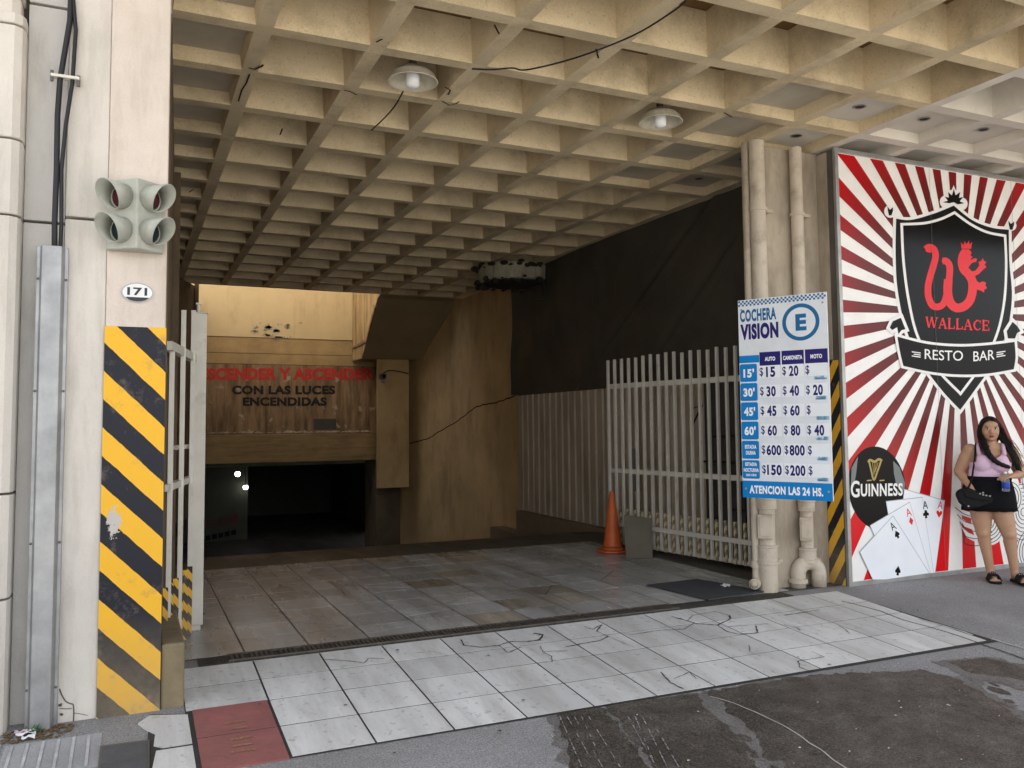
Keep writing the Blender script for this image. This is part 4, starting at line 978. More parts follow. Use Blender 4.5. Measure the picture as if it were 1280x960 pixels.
for s_, (u0, v0, u1, v1) in (('AUTO', (.30, .318, .42, .297)), ('CAMIONETA', (.508, .318, .722, .297)), ('MOTO', (.81, .318, .935, .297)),
    ("15'", (.045, .397, .172, .352)), ("30'", (.04, .494, .172, .449)), ("45'", (.04, .591, .172, .546)), ("60'", (.04, .688, .172, .643)),
    ('ESTADIA', (.04, .756, .175, .736)), ('DIURNA', (.05, .786, .165, .766)), ('ESTADIA', (.04, .842, .175, .824)), ('NOCTURNA', (.018, .872, .195, .853)), ('20:00 A 08:00', (.045, .893, .165, .881)),
    ('ATENCION LAS 24 HS.', (.08, .979, .90, .938))):
    b = B(); text(b, s_, S(.0022), (u0, v0, u1, v1), .045, space=1.1); obj('white_lettering', b, WLET, t)
pr = [('15', '20', ''), ('30', '40', '20'), ('45', '60', ''), ('60', '80', '40'), ('600', '800', ''), ('150', '200', '')]
for (v0, v1), pc in zip(rows, pr):
    for u0, s_ in zip((.235, .495, .752), pc):
        vm = (v0+v1)/2; b = B()
        text(b, '$', S(.0022), (u0, vm+.024, u0+.042, vm-.024), .012)
        if s_: text(b, s_, S(.0022), (u0+(.075 if len(s_) == 2 else .056), vm+.026, u0+(.18 if len(s_) == 2 else .222), vm-.026), .04, space=1.1)
        obj('price_figure', b, NAVY, t)
for u, v in ((.04, .05), (.96, .05), (.04, .955), (.96, .955)):
    b = B(); c = S(0)(u, v); b.cyl(c, c+sn*.006, .009, n=10); obj('bolt', b, STEELG, t)
b = B(); zt = so.z
for z in (zt-.25, zt-1.35):
    b.tube([so+ux*SW*.15-sn*.03+Vector((0, 0, z-so.z)), (5.17, 5.91, z)], .014, 8); b.tube([so+ux*SW*.75-sn*.03+Vector((0, 0, z-so.z)), (5.23, 5.94, z)], .014, 8)
obj('bracket', b, STEELG, t)

# ---- mural
YM = 5.83
t = thing('bar_mural', 'big glossy red and white sunburst panel for a bar, with shield and cards', 'mural', (7.8, YM, 0))
mz0 = lambda x: .03
X0, X1, Z0, Z1 = 6.00, 9.9, .045, 4.02
b = B(); b.box((X0-.02, YM+.004, Z0-.03), (X1, YM+.03, Z1+.03)); obj('light_box', b, M('box_edge_steel', (.12, .12, .115), .5, .15, 4, metal=.3), t)
b = B(); b.box((X0-.028, YM-.014, -.01), (X0+.012, YM+.02, Z1+.05)); b.box((X0+.013, YM-.014, Z1+.005), (X1, YM+.02, Z1+.05)); b.box((X0+.013, YM-.010, -.01), (X1, YM+.02, Z0-.004))
obj('frame', b, STEELG, t, bevel=.003)
b = B(); b.face([(X0+.012, YM, Z0-.004), (X1, YM, Z0-.004), (X1, YM, Z1+.005), (X0+.012, YM, Z1+.005)]); 
PANEL = flat('gloss_white_print', (243, 240, 236), .2, var=.02, dirt=lin((200, 195, 186)), damt=.3, dscale=3)
obj('panel', b, PANEL, t)
b = B()
for x_ in (7.22, 8.44): b.box((x_, YM-.0135, Z0), (x_+.0022, YM-.0125, Z1))
obj('sheet_seam', b, flat('seam_grey', (120, 112, 108), .4), t)
RC = pY(1198, 392, YM); rc = Vector((RC.x, RC.z))
# red wedges with a printed dark-to-bright gradient outward
mr_ = bpy.data.materials.new('red_ray_print'); mr_.use_nodes = True; n_ = mr_.node_tree.nodes; L_ = mr_.node_tree.links; bs = n_['Principled BSDF']; bs.inputs['Roughness'].default_value = .25; bs.inputs['Specular IOR Level'].default_value = .25
tcn = n_.new('ShaderNodeTexCoord'); vd = n_.new('ShaderNodeVectorMath'); vd.operation = 'DISTANCE'; L_.new(tcn.outputs['Object'], vd.inputs[0]); vd.inputs[1].default_value = (rc.x-7.8, -.0015, rc.y)
rp = n_.new('ShaderNodeValToRGB'); mp_ = n_.new('ShaderNodeMapRange'); mp_.inputs[1].default_value = .6; mp_.inputs[2].default_value = 2.3; L_.new(vd.outputs['Value'], mp_.inputs[0]); L_.new(mp_.outputs[0], rp.inputs[0])
rp.color_ramp.elements[0].color = (*lin((66, 22, 20)), 1); rp.color_ramp.elements[1].color = (*lin((215, 14, 24)), 1); rp.color_ramp.elements[1].position = 1.0
e_ = rp.color_ramp.elements.new(.42); e_.color = (*lin((110, 24, 24)), 1); L_.new(rp.outputs[0], bs.inputs['Base Color'])
def clip(P, x0, x1, z0, z1):
    for ax, lim, sg in ((0, x0, 1), (0, x1, -1), (1, z0, 1), (1, z1, -1)):
        out = []
        for i in range(len(P)):
            a, c = P[i], P[(i+1) % len(P)]; da, dc = sg*(a[ax]-lim), sg*(c[ax]-lim)
            if da >= 0: out.append(a)
            if da*dc < 0: out.append(a+(c-a)*(da/(da-dc)))
        P = out
        if len(P) < 3: return []
    return P
b = B()
for k in range(40):
    a = R_(9*k); h = R_(2.2); P = [rc+Vector((math.cos(a-h), math.sin(a-h)))*.35, rc+Vector((math.cos(a-h), math.sin(a-h)))*6, rc+Vector((math.cos(a+h), math.sin(a+h)))*6, rc+Vector((math.cos(a+h), math.sin(a+h)))*.35]
    P = clip(P, X0+.014, X1, Z0, Z1)
    if P: b.face([(p.x, YM-.0015, p.y) for p in P])
obj('red_rays', b, mr_, t)
def Mz(zx, zy, h): p = pY(1090+zx/3.095, 220+zy/3.095, YM); return Vector((p.x, YM-h, p.z))
def mfn(h): return lambda u, v: Mz(u, v, h)
def poly(b, pts, h, n=0, closed=True):
    P = spline(pts, n, True) if n else [Vector(p) for p in pts]; b.face([Mz(p[0], p[1], h) for p in P])
def off(pts, d):
    P = [Vector(p) for p in pts]; N = len(P); A = sum(P[i].cross(P[(i+1) % N]) for i in range(N)); sg = 1 if A > 0 else -1; out = []
    for i in range(N):
        t1 = (P[i]-P[i-1]).normalized(); t2 = (P[(i+1) % N]-P[i]).normalized(); n1 = Vector((t1.y, -t1.x))*sg; n2 = Vector((t2.y, -t2.x))*sg
        out.append(P[i]+(n1+n2)/max(.4, 1+n1.dot(n2))*d)
    return out
def curve(*segs):
    out = []
    for s_ in segs:
        q = spline(s_, 6); out += [tuple(p) for p in (q if not out else q[1:])]
    return out
outer = curve([(92, 165), (150, 170), (240, 145), (315, 115)], [(315, 115), (385, 170), (460, 200), (528, 208)], [(528, 208), (530, 330), (540, 470), (520, 600), (470, 720), (395, 830), (340, 905)], [(340, 905), (270, 830), (190, 720), (130, 590), (98, 440), (90, 300), (92, 165)])[:-1]
inner = curve([(118, 192), (200, 188), (265, 172), (317, 148)], [(317, 148), (375, 190), (440, 222), (508, 236)], [(508, 236), (512, 350), (505, 480), (480, 600), (430, 710), (340, 835)], [(340, 835), (250, 740), (180, 620), (145, 480), (125, 330), (118, 192)])[:-1]
b = B(); poly(b, off(outer, 11), .003); 
for cx_, cy_, r in ((70, 137, 24), (315, 88, 34), (285, 100, 24), (345, 108, 24), (538, 192, 20)): poly(b, [(cx_+r*math.cos(2*math.pi*i/16), cy_+r*1.05*math.sin(2*math.pi*i/16)) for i in range(16)], .0029+cx_*1e-7)
poly(b, [(305, 60), (315, 36), (325, 60), (345, 100), (285, 95)], .0027)
obj('shield_outline', b, WHITEP, t)
b = B(); poly(b, outer, .0042)
# finials
poly(b, [(315, 50), (322, 75), (340, 62), (335, 85), (352, 82), (338, 98), (356, 106), (330, 110), (315, 102), (298, 106), (272, 102), (292, 96), (280, 80), (296, 84), (293, 62), (308, 76)], .0044)
for ox, oy in ((70, 137), (538, 192)): poly(b, [(ox-12, oy-20), (ox-2, oy-6), (ox+10, oy-16), (ox+10, oy-2), (ox+4, oy+16), (ox-6, oy+16), (ox-10, oy-2)], .0044)
obj('shield_border', b, BLACK, t)
b = B(); poly(b, off(inner, 10), .0056); obj('shield_line', b, WHITEP, t)
b = B(); poly(b, inner, .007); obj('shield_field', b, flat('black_shield_print', (13, 11, 11), .15, spec=.12), t)
# banner
ban = curve([(95, 622), (210, 650), (330, 660), (440, 655), (548, 642)], [(548, 642), (552, 700), (545, 748)], [(545, 748), (440, 765), (330, 768), (220, 757), (118, 735)], [(118, 735), (105, 680), (95, 622)])[:-1]
curlL = [(62, 588), (75, 560), (110, 545), (130, 595), (112, 600), (98, 618), (92, 590), (75, 600)]; curlR = [(515, 600), (540, 560), (562, 580), (575, 602), (560, 610), (552, 632), (520, 632)]
b = B()
for q in (curlL, curlR): poly(b, off(q, 9), .0083)
poly(b, off(ban, 10), .0092); obj('banner_outline', b, WHITEP, t)
b = B()
for q in (curlL, curlR): poly(b, off(q, -3), .0103)
poly(b, ban, .0103); obj('banner', b, BLACK, t)
b = B(); f = mfn(.0116)
def arc(u, v): return f(u, v + 10*(1-((u-325)/150)**2))
text(b, 'RESTO', arc, (200, 705, 348, 666), .005); obj('banner_lettering', b, WHITEP, t); b = B(); text(b, 'BAR', arc, (388, 709, 470, 671), .005)
obj('banner_lettering', b, WHITEP, t); b = B()
for k in range(3):
    for x0, x1 in ((150+8*(k % 2), 184), (478, 512-8*(k % 2))): b.face([arc(x0, 690+k*8+4-8), arc(x1, 690+k*8+4-8), arc(x1, 690+k*8-8), arc(x0, 690+k*8-8)])
obj_split('banner_dash', b, WHITEP, t)
# red emblem
b = B(); f = mfn(.0084)
stroke(b, spline([(205, 285), (218, 276), (236, 284), (243, 310), (234, 350), (222, 390), (214, 430), (216, 470), (232, 502), (256, 506), (276, 490), (288, 450), (294, 410), (298, 370), (296, 345), (284, 330), (270, 330)], 6), 26, f)
stroke(b, spline([(292, 400), (290, 450), (300, 490), (322, 510), (352, 505), (376, 480), (386, 440), (384, 405), (370, 380), (352, 360), (345, 330), (350, 305)], 6), 34, mfn(.0087))
for q in ([(202, 282), (214, 268), (232, 272), (236, 290), (222, 298), (206, 294)], [(266, 326), (280, 318), (294, 322), (296, 336), (280, 342), (268, 336)],
          [(336, 296), (346, 284), (372, 284), (382, 296), (378, 308), (386, 314), (376, 326), (396, 318), (404, 322), (400, 332), (382, 338), (372, 352), (356, 366), (340, 362), (334, 330)],
          [(343, 282), (340, 256), (350, 268), (356, 252), (362, 266), (372, 250), (374, 266), (384, 256), (380, 282)],
          [(375, 372), (398, 366), (412, 346), (408, 334), (420, 328), (424, 318), (432, 330), (440, 332), (432, 344), (440, 352), (428, 362), (410, 380), (384, 392)],
          [(380, 400), (400, 404), (412, 414), (424, 408), (438, 412), (436, 424), (442, 434), (432, 440), (430, 452), (418, 444), (404, 440), (394, 424), (380, 420)]):
    poly(b, q, .0091)
GL = dict(W=(1.35, [((.08, 0), (.36, 1), 2), ((.36, 1), (.66, 0), 1), ((.66, 0), (.95, 1), 2), ((.95, 1), (1.25, 0), 1)], [(-.05, .25, 0), (.52, .8, 0), (1.1, 1.4, 0)]),
  A=(1.0, [((.12, 1), (.5, 0), 1), ((.5, 0), (.86, 1), 2), ((.25, .66), (.72, .66), 1)], [(-.02, .28, 1), (.66, 1.02, 1)]), L=(.85, [((.2, 0), (.2, 1), 2), ((.2, .96), (.8, .96), 1), ((.77, .7), (.77, 1), 1)], [(.03, .38, 0), (.03, .38, 1)]),
  C=(.95, [((.85, .2), (.55, .02), 1), ((.55, .02), (.2, .25), 1.5), ((.2, .25), (.14, .6), 2), ((.14, .6), (.3, .9), 2), ((.3, .9), (.58, .98), 1.4), ((.58, .98), (.86, .8), 1), ((.86, .02), (.86, .32), 1)], []),
  E=(.9, [((.2, 0), (.2, 1), 2), ((.2, .04), (.8, .04), 1), ((.2, .48), (.6, .48), 1), ((.2, .96), (.82, .96), 1), ((.78, 0), (.78, .28), 1), ((.8, .7), (.8, 1), 1), ((.6, .35), (.6, .62), 1)], [(.03, .3, 0), (.03, .3, 1)]))
u_ = 205.; tw = sum(GL[c][0] for c in 'WALLACE')+.06*6; sc_ = 247/tw
for ch in 'WALLACE':
    wd_, st_, se_ = GL[ch]; gf = lambda x, y: Mz(x, y+.055*(x-205), .0088)
    for k, (p_, q_, th_) in enumerate(st_): stroke(b, [Vector((u_+p_[0]*sc_, 546+p_[1]*40)), Vector((u_+q_[0]*sc_, 546+q_[1]*40))], 3.6*th_, lambda x, y, k=k: Mz(x, y+.055*(x-205), .0088+.0001*k))
    for a_, c_, y_ in se_: stroke(b, [Vector((u_+a_*sc_, 546+y_*40)), Vector((u_+c_*sc_, 546+y_*40))], 3.4, lambda x, y: Mz(x, y+.055*(x-205), .0096))
    u_ += (wd_+.06)*sc_
for u in (206, 222, 236, 248, 262, 276, 292, 304, 324, 336, 366, 378, 434): pass
obj('red_emblem', b, REDP, t)
# stout sign on the panel, playing cards
def Q(px, py, h): p = pY(px, py, YM); return Vector((p.x, YM-h, p.z))
b = B(); b.face([Q(1096+36*math.cos(a)+3*math.sin(a), 610+52*math.sin(a), .003) for a in [2*math.pi*i/40 for i in range(40)]]); obj('black_disc', b, BLACK, t)
b = B()
b.face([Q(*p, .0042) for p in ((1064, 585), (1072, 570), (1070, 590), (1067, 608), (1063, 612))]); b.face([Q(*p, .0042) for p in ((1116, 576), (1124, 584), (1131, 604), (1130, 615), (1120, 606), (1117, 592))])
obj_split('painted_disc_sheen', b, flat('grey_reflection', (120, 128, 126), .3), t)  # grey reflections on the disc, put in as flat colour
b = B(); fq = lambda u, v: Q(u, v, .0044); gf = lambda u, v: fq(u, v-.02*(u-1062)); text(b, 'G', gf, (1063, 622, 1074, 601), .02); text(b, 'UINNESS', gf, (1075.5, 621, 1128, 605), .03, space=1.1)
b.face([fq(1062.5, 624), fq(1066, 624), fq(1066, 602), fq(1062.5, 602)]) if False else None
obj('disc_lettering', b, WHITEP, t)
GOLD = flat('gold_print', (178, 158, 92), .35)
b = B(); stroke(b, spline([(1086, 577), (1089, 590), (1092, 600), (1096, 590), (1101, 576)], 5), 2.2, fq); stroke(b, spline([(1085, 578), (1087, 575), (1093, 577), (1098, 574), (1102, 576)], 5), 3, mfn(0) if False else (lambda u, v: Q(u, v, .0047)))
for k in range(4): stroke(b, [Vector((1090+k*2.4, 578)), Vector((1092+k*.7, 594-k*2))], .7, lambda u, v: Q(u, v, .0045))
for u in (1083, 1099): b.face([fq(u, 601.5), fq(u+6, 601), fq(u+6, 599.5), fq(u, 600)])
obj('gold_harp', b, GOLD, t)
cards = [([(1130, 612), (1180, 626), (1168, 716), (1120, 700)], (1174, 636), 'red', 'h'), ([(1107, 627), (1152, 622), (1166, 716), (1122, 716)], (1156, 636), 'k', 'c'), ([(1087, 657), (1136, 628), (1162, 716), (1112, 716)], (1136, 645), 'red', 'd'), ([(1074, 690), (1115, 645), (1160, 716), (1105, 724), (1090, 724)], (1117, 662), 'k', 's')]
CARD = flat('card_white_print', (238, 241, 246), .18); CARDE = flat('card_edge_print', (168, 172, 178), .3)
be, bc, br, bk = B(), B(), B(), B(); h = .005
def suit(b, k, cx_, cy_, s_, h, ang=0.):
    shapes = dict(h=[(0, .5), (-.5, -.1), (-.45, -.4), (-.2, -.45), (0, -.2), (.2, -.45), (.45, -.4), (.5, -.1)], d=[(0, -.55), (.38, 0), (0, .55), (-.38, 0)],
                  s=[(0, -.55), (.42, 0), (.4, .25), (.15, .25), (.2, .55), (-.2, .55), (-.15, .25), (-.4, .25), (-.42, 0)], c=[(-.18, -.5), (.18, -.5), (.25, -.2), (.5, -.1), (.5, .22), (.15, .2), (.2, .55), (-.2, .55), (-.15, .2), (-.5, .22), (-.5, -.1), (-.25, -.2)])
    ca, sa = math.cos(ang), math.sin(ang)
    b.face([Q(cx_+s_*(x*ca-y*sa)*.9, cy_+s_*(x*sa+y*ca)*1.2, h) for x, y in shapes[k]])
for q, (ax_, ay_), colr, k in cards:
    c = sum((Vector(p) for p in q), Vector((0, 0)))/len(q)
    be.face([Q(*(c+(Vector(p)-c)*1.02), h) for p in q]); bc.face([Q(*p, h+.0008) for p in q])
    tg = br if colr == 'red' else bk; ang = {'s': -.5, 'd': -.3, 'c': -.08, 'h': .12}[k]; ca, sa = math.cos(ang), math.sin(ang)
    def af(u, v, ax_=ax_, ay_=ay_, h=h, ca=ca, sa=sa): return Q(ax_+u*ca-v*sa, ay_+u*sa+v*ca, h+.0016)
    text(tg, 'A', af, (-3.2, 0, 3.2, -10), 0); suit(tg, k, ax_+(-6*sa)*1., ay_+6.5*ca, 8, h+.0016, ang)
    h += .002
suit(bk, 's', 1121, 713, 9, h, .1)
obj_split('card_edge', be, CARDE, t); obj_split('playing_card', bc, CARD, t); obj('red_suit', br, REDP, t); obj('black_suit', bk, BLACK, t)
# white and black swirl drawing lower right
b, b2 = B(), B()
def rings(cx_, cy_, n, dr, sq_, h, a0=0, a1=6.3, w_=.9):
    for k in range(1, n+1):
        P = [Vector((cx_+dr*k*.8*math.cos(a), cy_+dr*k*sq_*math.sin(a))) for a in [a0+(a1-a0)*i/30 for i in range(31)]]
        stroke(b, P, w_, lambda u, v: Q(u, v, h+.0001*k))
for cx_, cy_, r, s_, h in ((1279, 640, 28, 1.25, .0030), (1290, 690, 24, 1.2, .0036), (1296, 596, 24, 1.2, .0040), (1236, 652, 26, 1.1, .0033), (1263, 622, 17, 1.2, .0043)):
    b2.face([Q(cx_+r*.86*math.cos(a), cy_+r*s_*1.04*math.sin(a), h-.0004) for a in [2*math.pi*i/30 for i in range(30)]])
    n0 = int(r/4); rings(cx_, cy_, n0, 4, s_, h)
for k in range(5):
    y = 634+k*9; P = spline([(1193+k*3, y), (1206, y+9), (1222, y+12), (1240, y+4)], 6); stroke(b, P, .9, lambda u, v: Q(u, v, .0052))
for k in range(3):
    y = 630+k*14; b2.face([Q(*p, .0047) for p in [(1193+k*4, y), (1204+k*3, y+8), (1222, y+13), (1236, y+12), (1236, y+19), (1218, y+19), (1202+k*3, y+14)]])
obj('swirl_ground', b2, WHITEP, t); obj('swirl_lines', b, flat('line_black', (30, 30, 34), .3), t)

# wall behind / above the mural box, and shop wall to the right
b = B(); b.box((6.05, 5.87, -.05), (10.2, 6.5, 4.07)); tag(obj('shop_wall', b, PIER, org=(8, 6.2, 0)), 'plain rendered shop wall behind the sunburst mural', 'wall')
b = B()
for k in range(5):
    x = 6.35+k*.75; b.box((x, 5.86, 4.055), (x+.5, 5.97, 4.078))  # dark bars imitate the shade of small slots above the mural
tag(obj('recess_shade', b, STEELD, org=(7.5, 5.9, 4.06)), 'broken line of dark bars standing in for shaded slots between mural top and ceiling', 'bracket')

# ================================================================== PERSON
PR = Vector((7.56, 5.46, gz(5.46)+.0)); PTH = R_(-47)
pt = thing('person', 'woman in pink tank top and black skirt leaning by the mural', 'person', (0, 0, 0))
SKIN = M('tan_skin', (.46, .265, .165), .5, .08, 12, bump=.03); SKIN.node_tree.nodes['Principled BSDF'].inputs['Subsurface Weight'].default_value = .05
HAIR = M('black_hair', (.009, .006, .005), .55, .3, 30, spec=.2, bump=.4, bscale=120)
PINK = M('pale_pink_cotton', (.66, .46, .60), .85, .08, 9, bump=.7, bscale=18)
BLKC = M('black_denim', (.008, .008, .010), .9, .2, 20, bump=.2, spec=.1)
LEATH = M('black_leather', (.007, .007, .008), .5, .2, 14, bump=.15, spec=.15)
def baked(name, b, mat, voxel, smooth_it, parent, cut=None):
    bm = b.bm; me = bpy.data.meshes.new('tmp'); bm.to_mesh(me); bm.free(); o = bpy.data.objects.new('tmp', me); COL.objects.link(o)
    rm = o.modifiers.new('r', 'REMESH'); rm.mode = 'VOXEL'; rm.voxel_size = voxel; rm.use_smooth_shade = True
    if smooth_it: s_ = o.modifiers.new('s', 'SMOOTH'); s_.factor = .5; s_.iterations = smooth_it
    dg = bpy.context.evaluated_depsgraph_get(); dg.update(); m2 = bpy.data.meshes.new_from_object(o.evaluated_get(dg)); bpy.data.objects.remove(o); bpy.data.meshes.remove(me)
    nb = B(); nb.bm.from_mesh(m2); bpy.data.meshes.remove(m2)
    if cut:
        for co, no in cut: bmesh.ops.bisect_plane(nb.bm, geom=nb.bm.verts[:]+nb.bm.edges[:]+nb.bm.faces[:], plane_co=co, plane_no=no, clear_outer=True)
    for f in nb.bm.faces: f.smooth = True
    return obj(name, nb, mat, parent, smooth=True)
# local axes: x = picture right, -y = towards the viewer, z up
V3 = Vector
def torso(b, g=0.):
    b.ball((-.105, .0, .82), (.205+g, .135+g, .13+g), 24)          # hips
    b.ball((-.105, .0, .93), (.178+g, .118+g, .13+g), 24)         # belly
    b.ball((-.10, -.012, 1.0), (.168+g, .112+g, .12+g), 24)
    b.ball((-.085, .0, 1.11), (.162+g, .105+g, .14+g), 24)         # chest
    b.ball((-.145, -.075, 1.115), (.083+g, .078+g, .08+g), 20)     # bust
    b.ball((.0, -.075, 1.11), (.083+g, .078+g, .08+g), 20)
    b.ball((-.075, .01, 1.20), (.155+g, .082+g, .075+g), 20)       # shoulders
b = B(); torso(b)
b.cap((-.06, .012, 1.22), (-.062, .0, 1.36), .062, .052)          # neck
b.cap((-.16, .015, 1.245), (-.06, .012, 1.285), .055, .05); b.cap((.04, .015, 1.235), (-.06, .012, 1.285), .055, .05)
# head
hc = V3((-.062, -.005, 1.435)); b.ball(hc, (.080, .098, .112), 28); b.ball(hc+V3((0, -.022, -.045)), (.066, .075, .072), 24); b.ball(hc+V3((0, -.062, -.088)), (.030, .028, .022), 16)
b.ball(hc+V3((-.035, -.066, -.03)), (.032, .028, .032), 14); b.ball(hc+V3((.035, -.066, -.03)), (.032, .028, .032), 14)
b.cap(hc+V3((0, -.092, .005)), hc+V3((0, -.112, -.028)), .010, .014, 10); b.ball(hc+V3((-.013, -.102, -.03)), .011, 8); b.ball(hc+V3((.013, -.102, -.03)), .011, 8)
b.ball(hc+V3((0, -.075, .045)), (.06, .03, .035), 16)
for sx in (-1, 1): b.ball(hc+V3((sx*.080, .01, -.005)), (.014, .022, .032), 10)
# picture-left arm: down, elbow out, forearm to the bag
sh, el, wr = V3((-.235, .02, 1.235)), V3((-.335, .035, 1.03)), V3((-.255, -.10, .885))
b.cap(sh, el, .066, .052); b.cap(sh.lerp(el, .35), sh.lerp(el, .8), .068, .058); b.cap(el, wr, .050, .030); b.cap(el, el.lerp(wr, .45), .05, .045)
def hand(b, w_, d, palm_n, curl, sc=1.):
    """palm plus four fingers and a thumb, curled towards palm_n"""
    d = d.normalized(); s_ = d.cross(palm_n).normalized(); pn = s_.cross(d).normalized()
    kn = w_+d*.075*sc
    b.cap(w_, w_+d*.02*sc, .027*sc, .026*sc, 10)
    for k in range(4): b.cap(w_+d*.02*sc+s_*(k-1.5)*.010*sc, kn+s_*(k-1.5)*.019*sc, .014*sc, .0115*sc, 8)
    for k, L in enumerate((.062, .072, .068, .052)):
        p = kn+s_*(k-1.5)*.0205*sc; a = 0
        for seg in (.45, .3, .25):
            a += curl*(.8 if seg == .45 else 1); q = p+(d*math.cos(a)+pn*math.sin(a))*L*seg*sc*1.1; b.cap(p, q, .0088*sc, .0080*sc, 8); p = q
    p = w_+d*.02*sc-s_*.022*sc
    for L, off_ in ((.035, .9), (.028, .5), (.022, .25)):
        q = p+(d*(1-off_*.35)-s_*off_*.8+pn*(1-off_)*.6).normalized()*L*sc; b.cap(p, q, .0115*sc, .0095*sc, 8); p = q
hand(b, wr+(wr-el).normalized()*.012, V3((.35, -.25, -.85)), V3((.3, .9, .1)), .35)
# picture-right arm: elbow bent, hand holding a bottle before the hip
sh2, el2, wr2 = V3((.105, .02, 1.225)), V3((.175, .03, 1.02)), V3((.105, -.150, 1.005))
b.cap(sh2, el2, .064, .05); b.cap(sh2.lerp(el2, .3), sh2.lerp(el2, .8), .066, .056); b.cap(el2, wr2, .048, .029)
hand(b, wr2+(wr2-el2).normalized()*.01, V3((-.75, -.45, .02)), V3((-.2, .35, -.9)), .42)
# legs
for hip, kn, an, rs in ((V3((-.175, .0, .76)), V3((-.16, -.015, .455)), V3((-.112, .02, .10)), 1), (V3((-.02, .0, .76)), V3((.055, -.015, .45)), V3((.09, .02, .10)), 1)):
    b.cap(hip, kn, .112, .066, 20); b.cap(hip.lerp(kn, .15), hip.lerp(kn, .7), .108, .082, 20); b.ball(kn+V3((0, -.018, 0)), (.056, .054, .062), 14)
    b.cap(kn, an, .060, .036, 18); b.cap(kn.lerp(an, .2)+V3((0, .022, 0)), kn.lerp(an, .55)+V3((0, .018, 0)), .058, .046, 16)
    toe = an+V3((.02 if hip.x < -.1 else .06, -.13, -.068)); heel = an+V3((0, .03, -.062))
    b.cap(an, heel, .036, .030, 12); b.cap(an+V3((0, -.015, -.03)), toe, .034, .022, 12); b.cap(heel, toe, .028, .022, 12)
    td = (toe-heel); td.z = 0; td.normalize(); ts = V3((-td.y, td.x, 0))
    for k in range(5): b.cap(toe+ts*(k-2)*.017-V3((0, 0, .006)), toe+ts*(k-2)*.019+td*(.032-.003*abs(k-1))-V3((0, 0, .008)), .011, .0095, 8)
baked('body', b, SKIN, .0052, 5, pt)
# top
b = B(); torso(b, .012)
tp = baked('tank_top', b, PINK, .0055, 6, pt, cut=[((0, 0, .93), (0, 0, -1)), ((0, -.1, 1.235), (0, -.15, 1)), ((-.255, 0, 1.1), (-1, 0, .12)), ((.10, 0, 1.1), (1, 0, .12))])
bm_ = bmesh.new(); bm_.from_mesh(tp.data)
kill = [v for v in bm_.verts if v.co.y < .03 and ((v.co.x+.062)/.085)**2+((v.co.z-1.25)/.085)**2 < 1]
kill += [v for v in bm_.verts if v.co.z > 1.13 and (v.co.x < -.062-.145+.25*(v.co.z-1.13) or v.co.x > -.062+.135-.25*(v.co.z-1.13))]
bmesh.ops.delete(bm_, geom=list(set(kill)), context='VERTS'); bm_.to_mesh(tp.data); bm_.free()
b = B()
for x0, x1 in ((-.185, -.165), (.025, .045)):
    P = spline([(x0+.015, -.085, 1.195), (x0+.01, -.078, 1.225), (x1-.01, -.035, 1.278), (x1-.01, .03, 1.295), (x1, .09, 1.24), (x1, .10, 1.17)], 6); b.tube(P, .019, 8)
obj('shoulder_straps', b, PINK, tp, smooth=True)
# skirt
b = B(); prof = [(.985, .185, .132), (.95, .196, .142), (.88, .214, .154), (.80, .226, .160), (.72, .232, .158), (.665, .236, .156)]; n = 48; rs = []
for z, rx, ry in prof: rs.append([b.v((-.10+rx*math.cos(a)*(1+.006*math.sin(9*a+z*20)), .0+ry*math.sin(a), z+(.0025*math.sin(13*a) if z < .7 else 0))) for a in [2*math.pi*i/n for i in range(n)]])
for i in range(len(rs)-1): b.bridge(rs[i], rs[i+1])
sk = obj('skirt', b, BLKC, pt, smooth=True, solid=.006)
b = B(); rs = [[b.v((-.10+rx*math.cos(a), ry*math.sin(a), z)) for a in [2*math.pi*i/n for i in range(n)]] for z, rx, ry in ((.958, .201, .147), (.962, .203, .149), (.988, .195, .141), (.992, .190, .137))]
for i in range(3): b.bridge(rs[i], rs[i+1])
obj('waistband', b, BLKC, sk, smooth=True)
b = B(); b.cyl((-.03, -.155, .972), (-.03, -.163, .972), .012, n=12); obj('button', b, STEELG, sk)
# face details
DARKB = flat('dark_brown_eye', (36, 22, 16), .3); LIP = flat('lip_red', (142, 66, 62), .5); EYEW = flat('eye_white', (210, 200, 190), .35)
for sx in (-1, 1):
    c = hc+V3((sx*.033, -.088, .008)); b = B(); b.ball(c, (.0155, .008, .0075), 12); e1 = obj('eye', b, EYEW, pt, smooth=True)
    b = B(); b.ball(c+V3((0, -.0055, 0)), (.0072, .004, .0072), 10); obj('iris', b, DARKB, e1)
    b = B(); b.tube(spline([c+V3((-.021, .002, .020)), c+V3((0, -.007, .027)), c+V3((.021, .002, .020))], 4), [.0022]*9, 6); obj('eyebrow', b, HAIR, pt)
    b = B(); b.tube(spline([c+V3((-.018, .004, .004)), c+V3((0, -.005, .010)), c+V3((.018, .004, .004))], 4), .0028, 6); obj('eyelash', b, HAIR, pt)
    b = B(); P = [hc+V3((sx*.083, .0, -.04))+V3((.012*math.cos(a), 0, -.014+.016*math.sin(a))) for a in [2*math.pi*i/14 for i in range(15)]]; b.tube(P, .0025, 6); obj('earring', b, STEELG, pt)
b = B(); b.ball(hc+V3((0, -.0985, -.060)), (.024, .008, .0065), 12); b.ball(hc+V3((0, -.0985, -.069)), (.020, .008, .006), 12); obj('lips', b, LIP, pt, smooth=True)
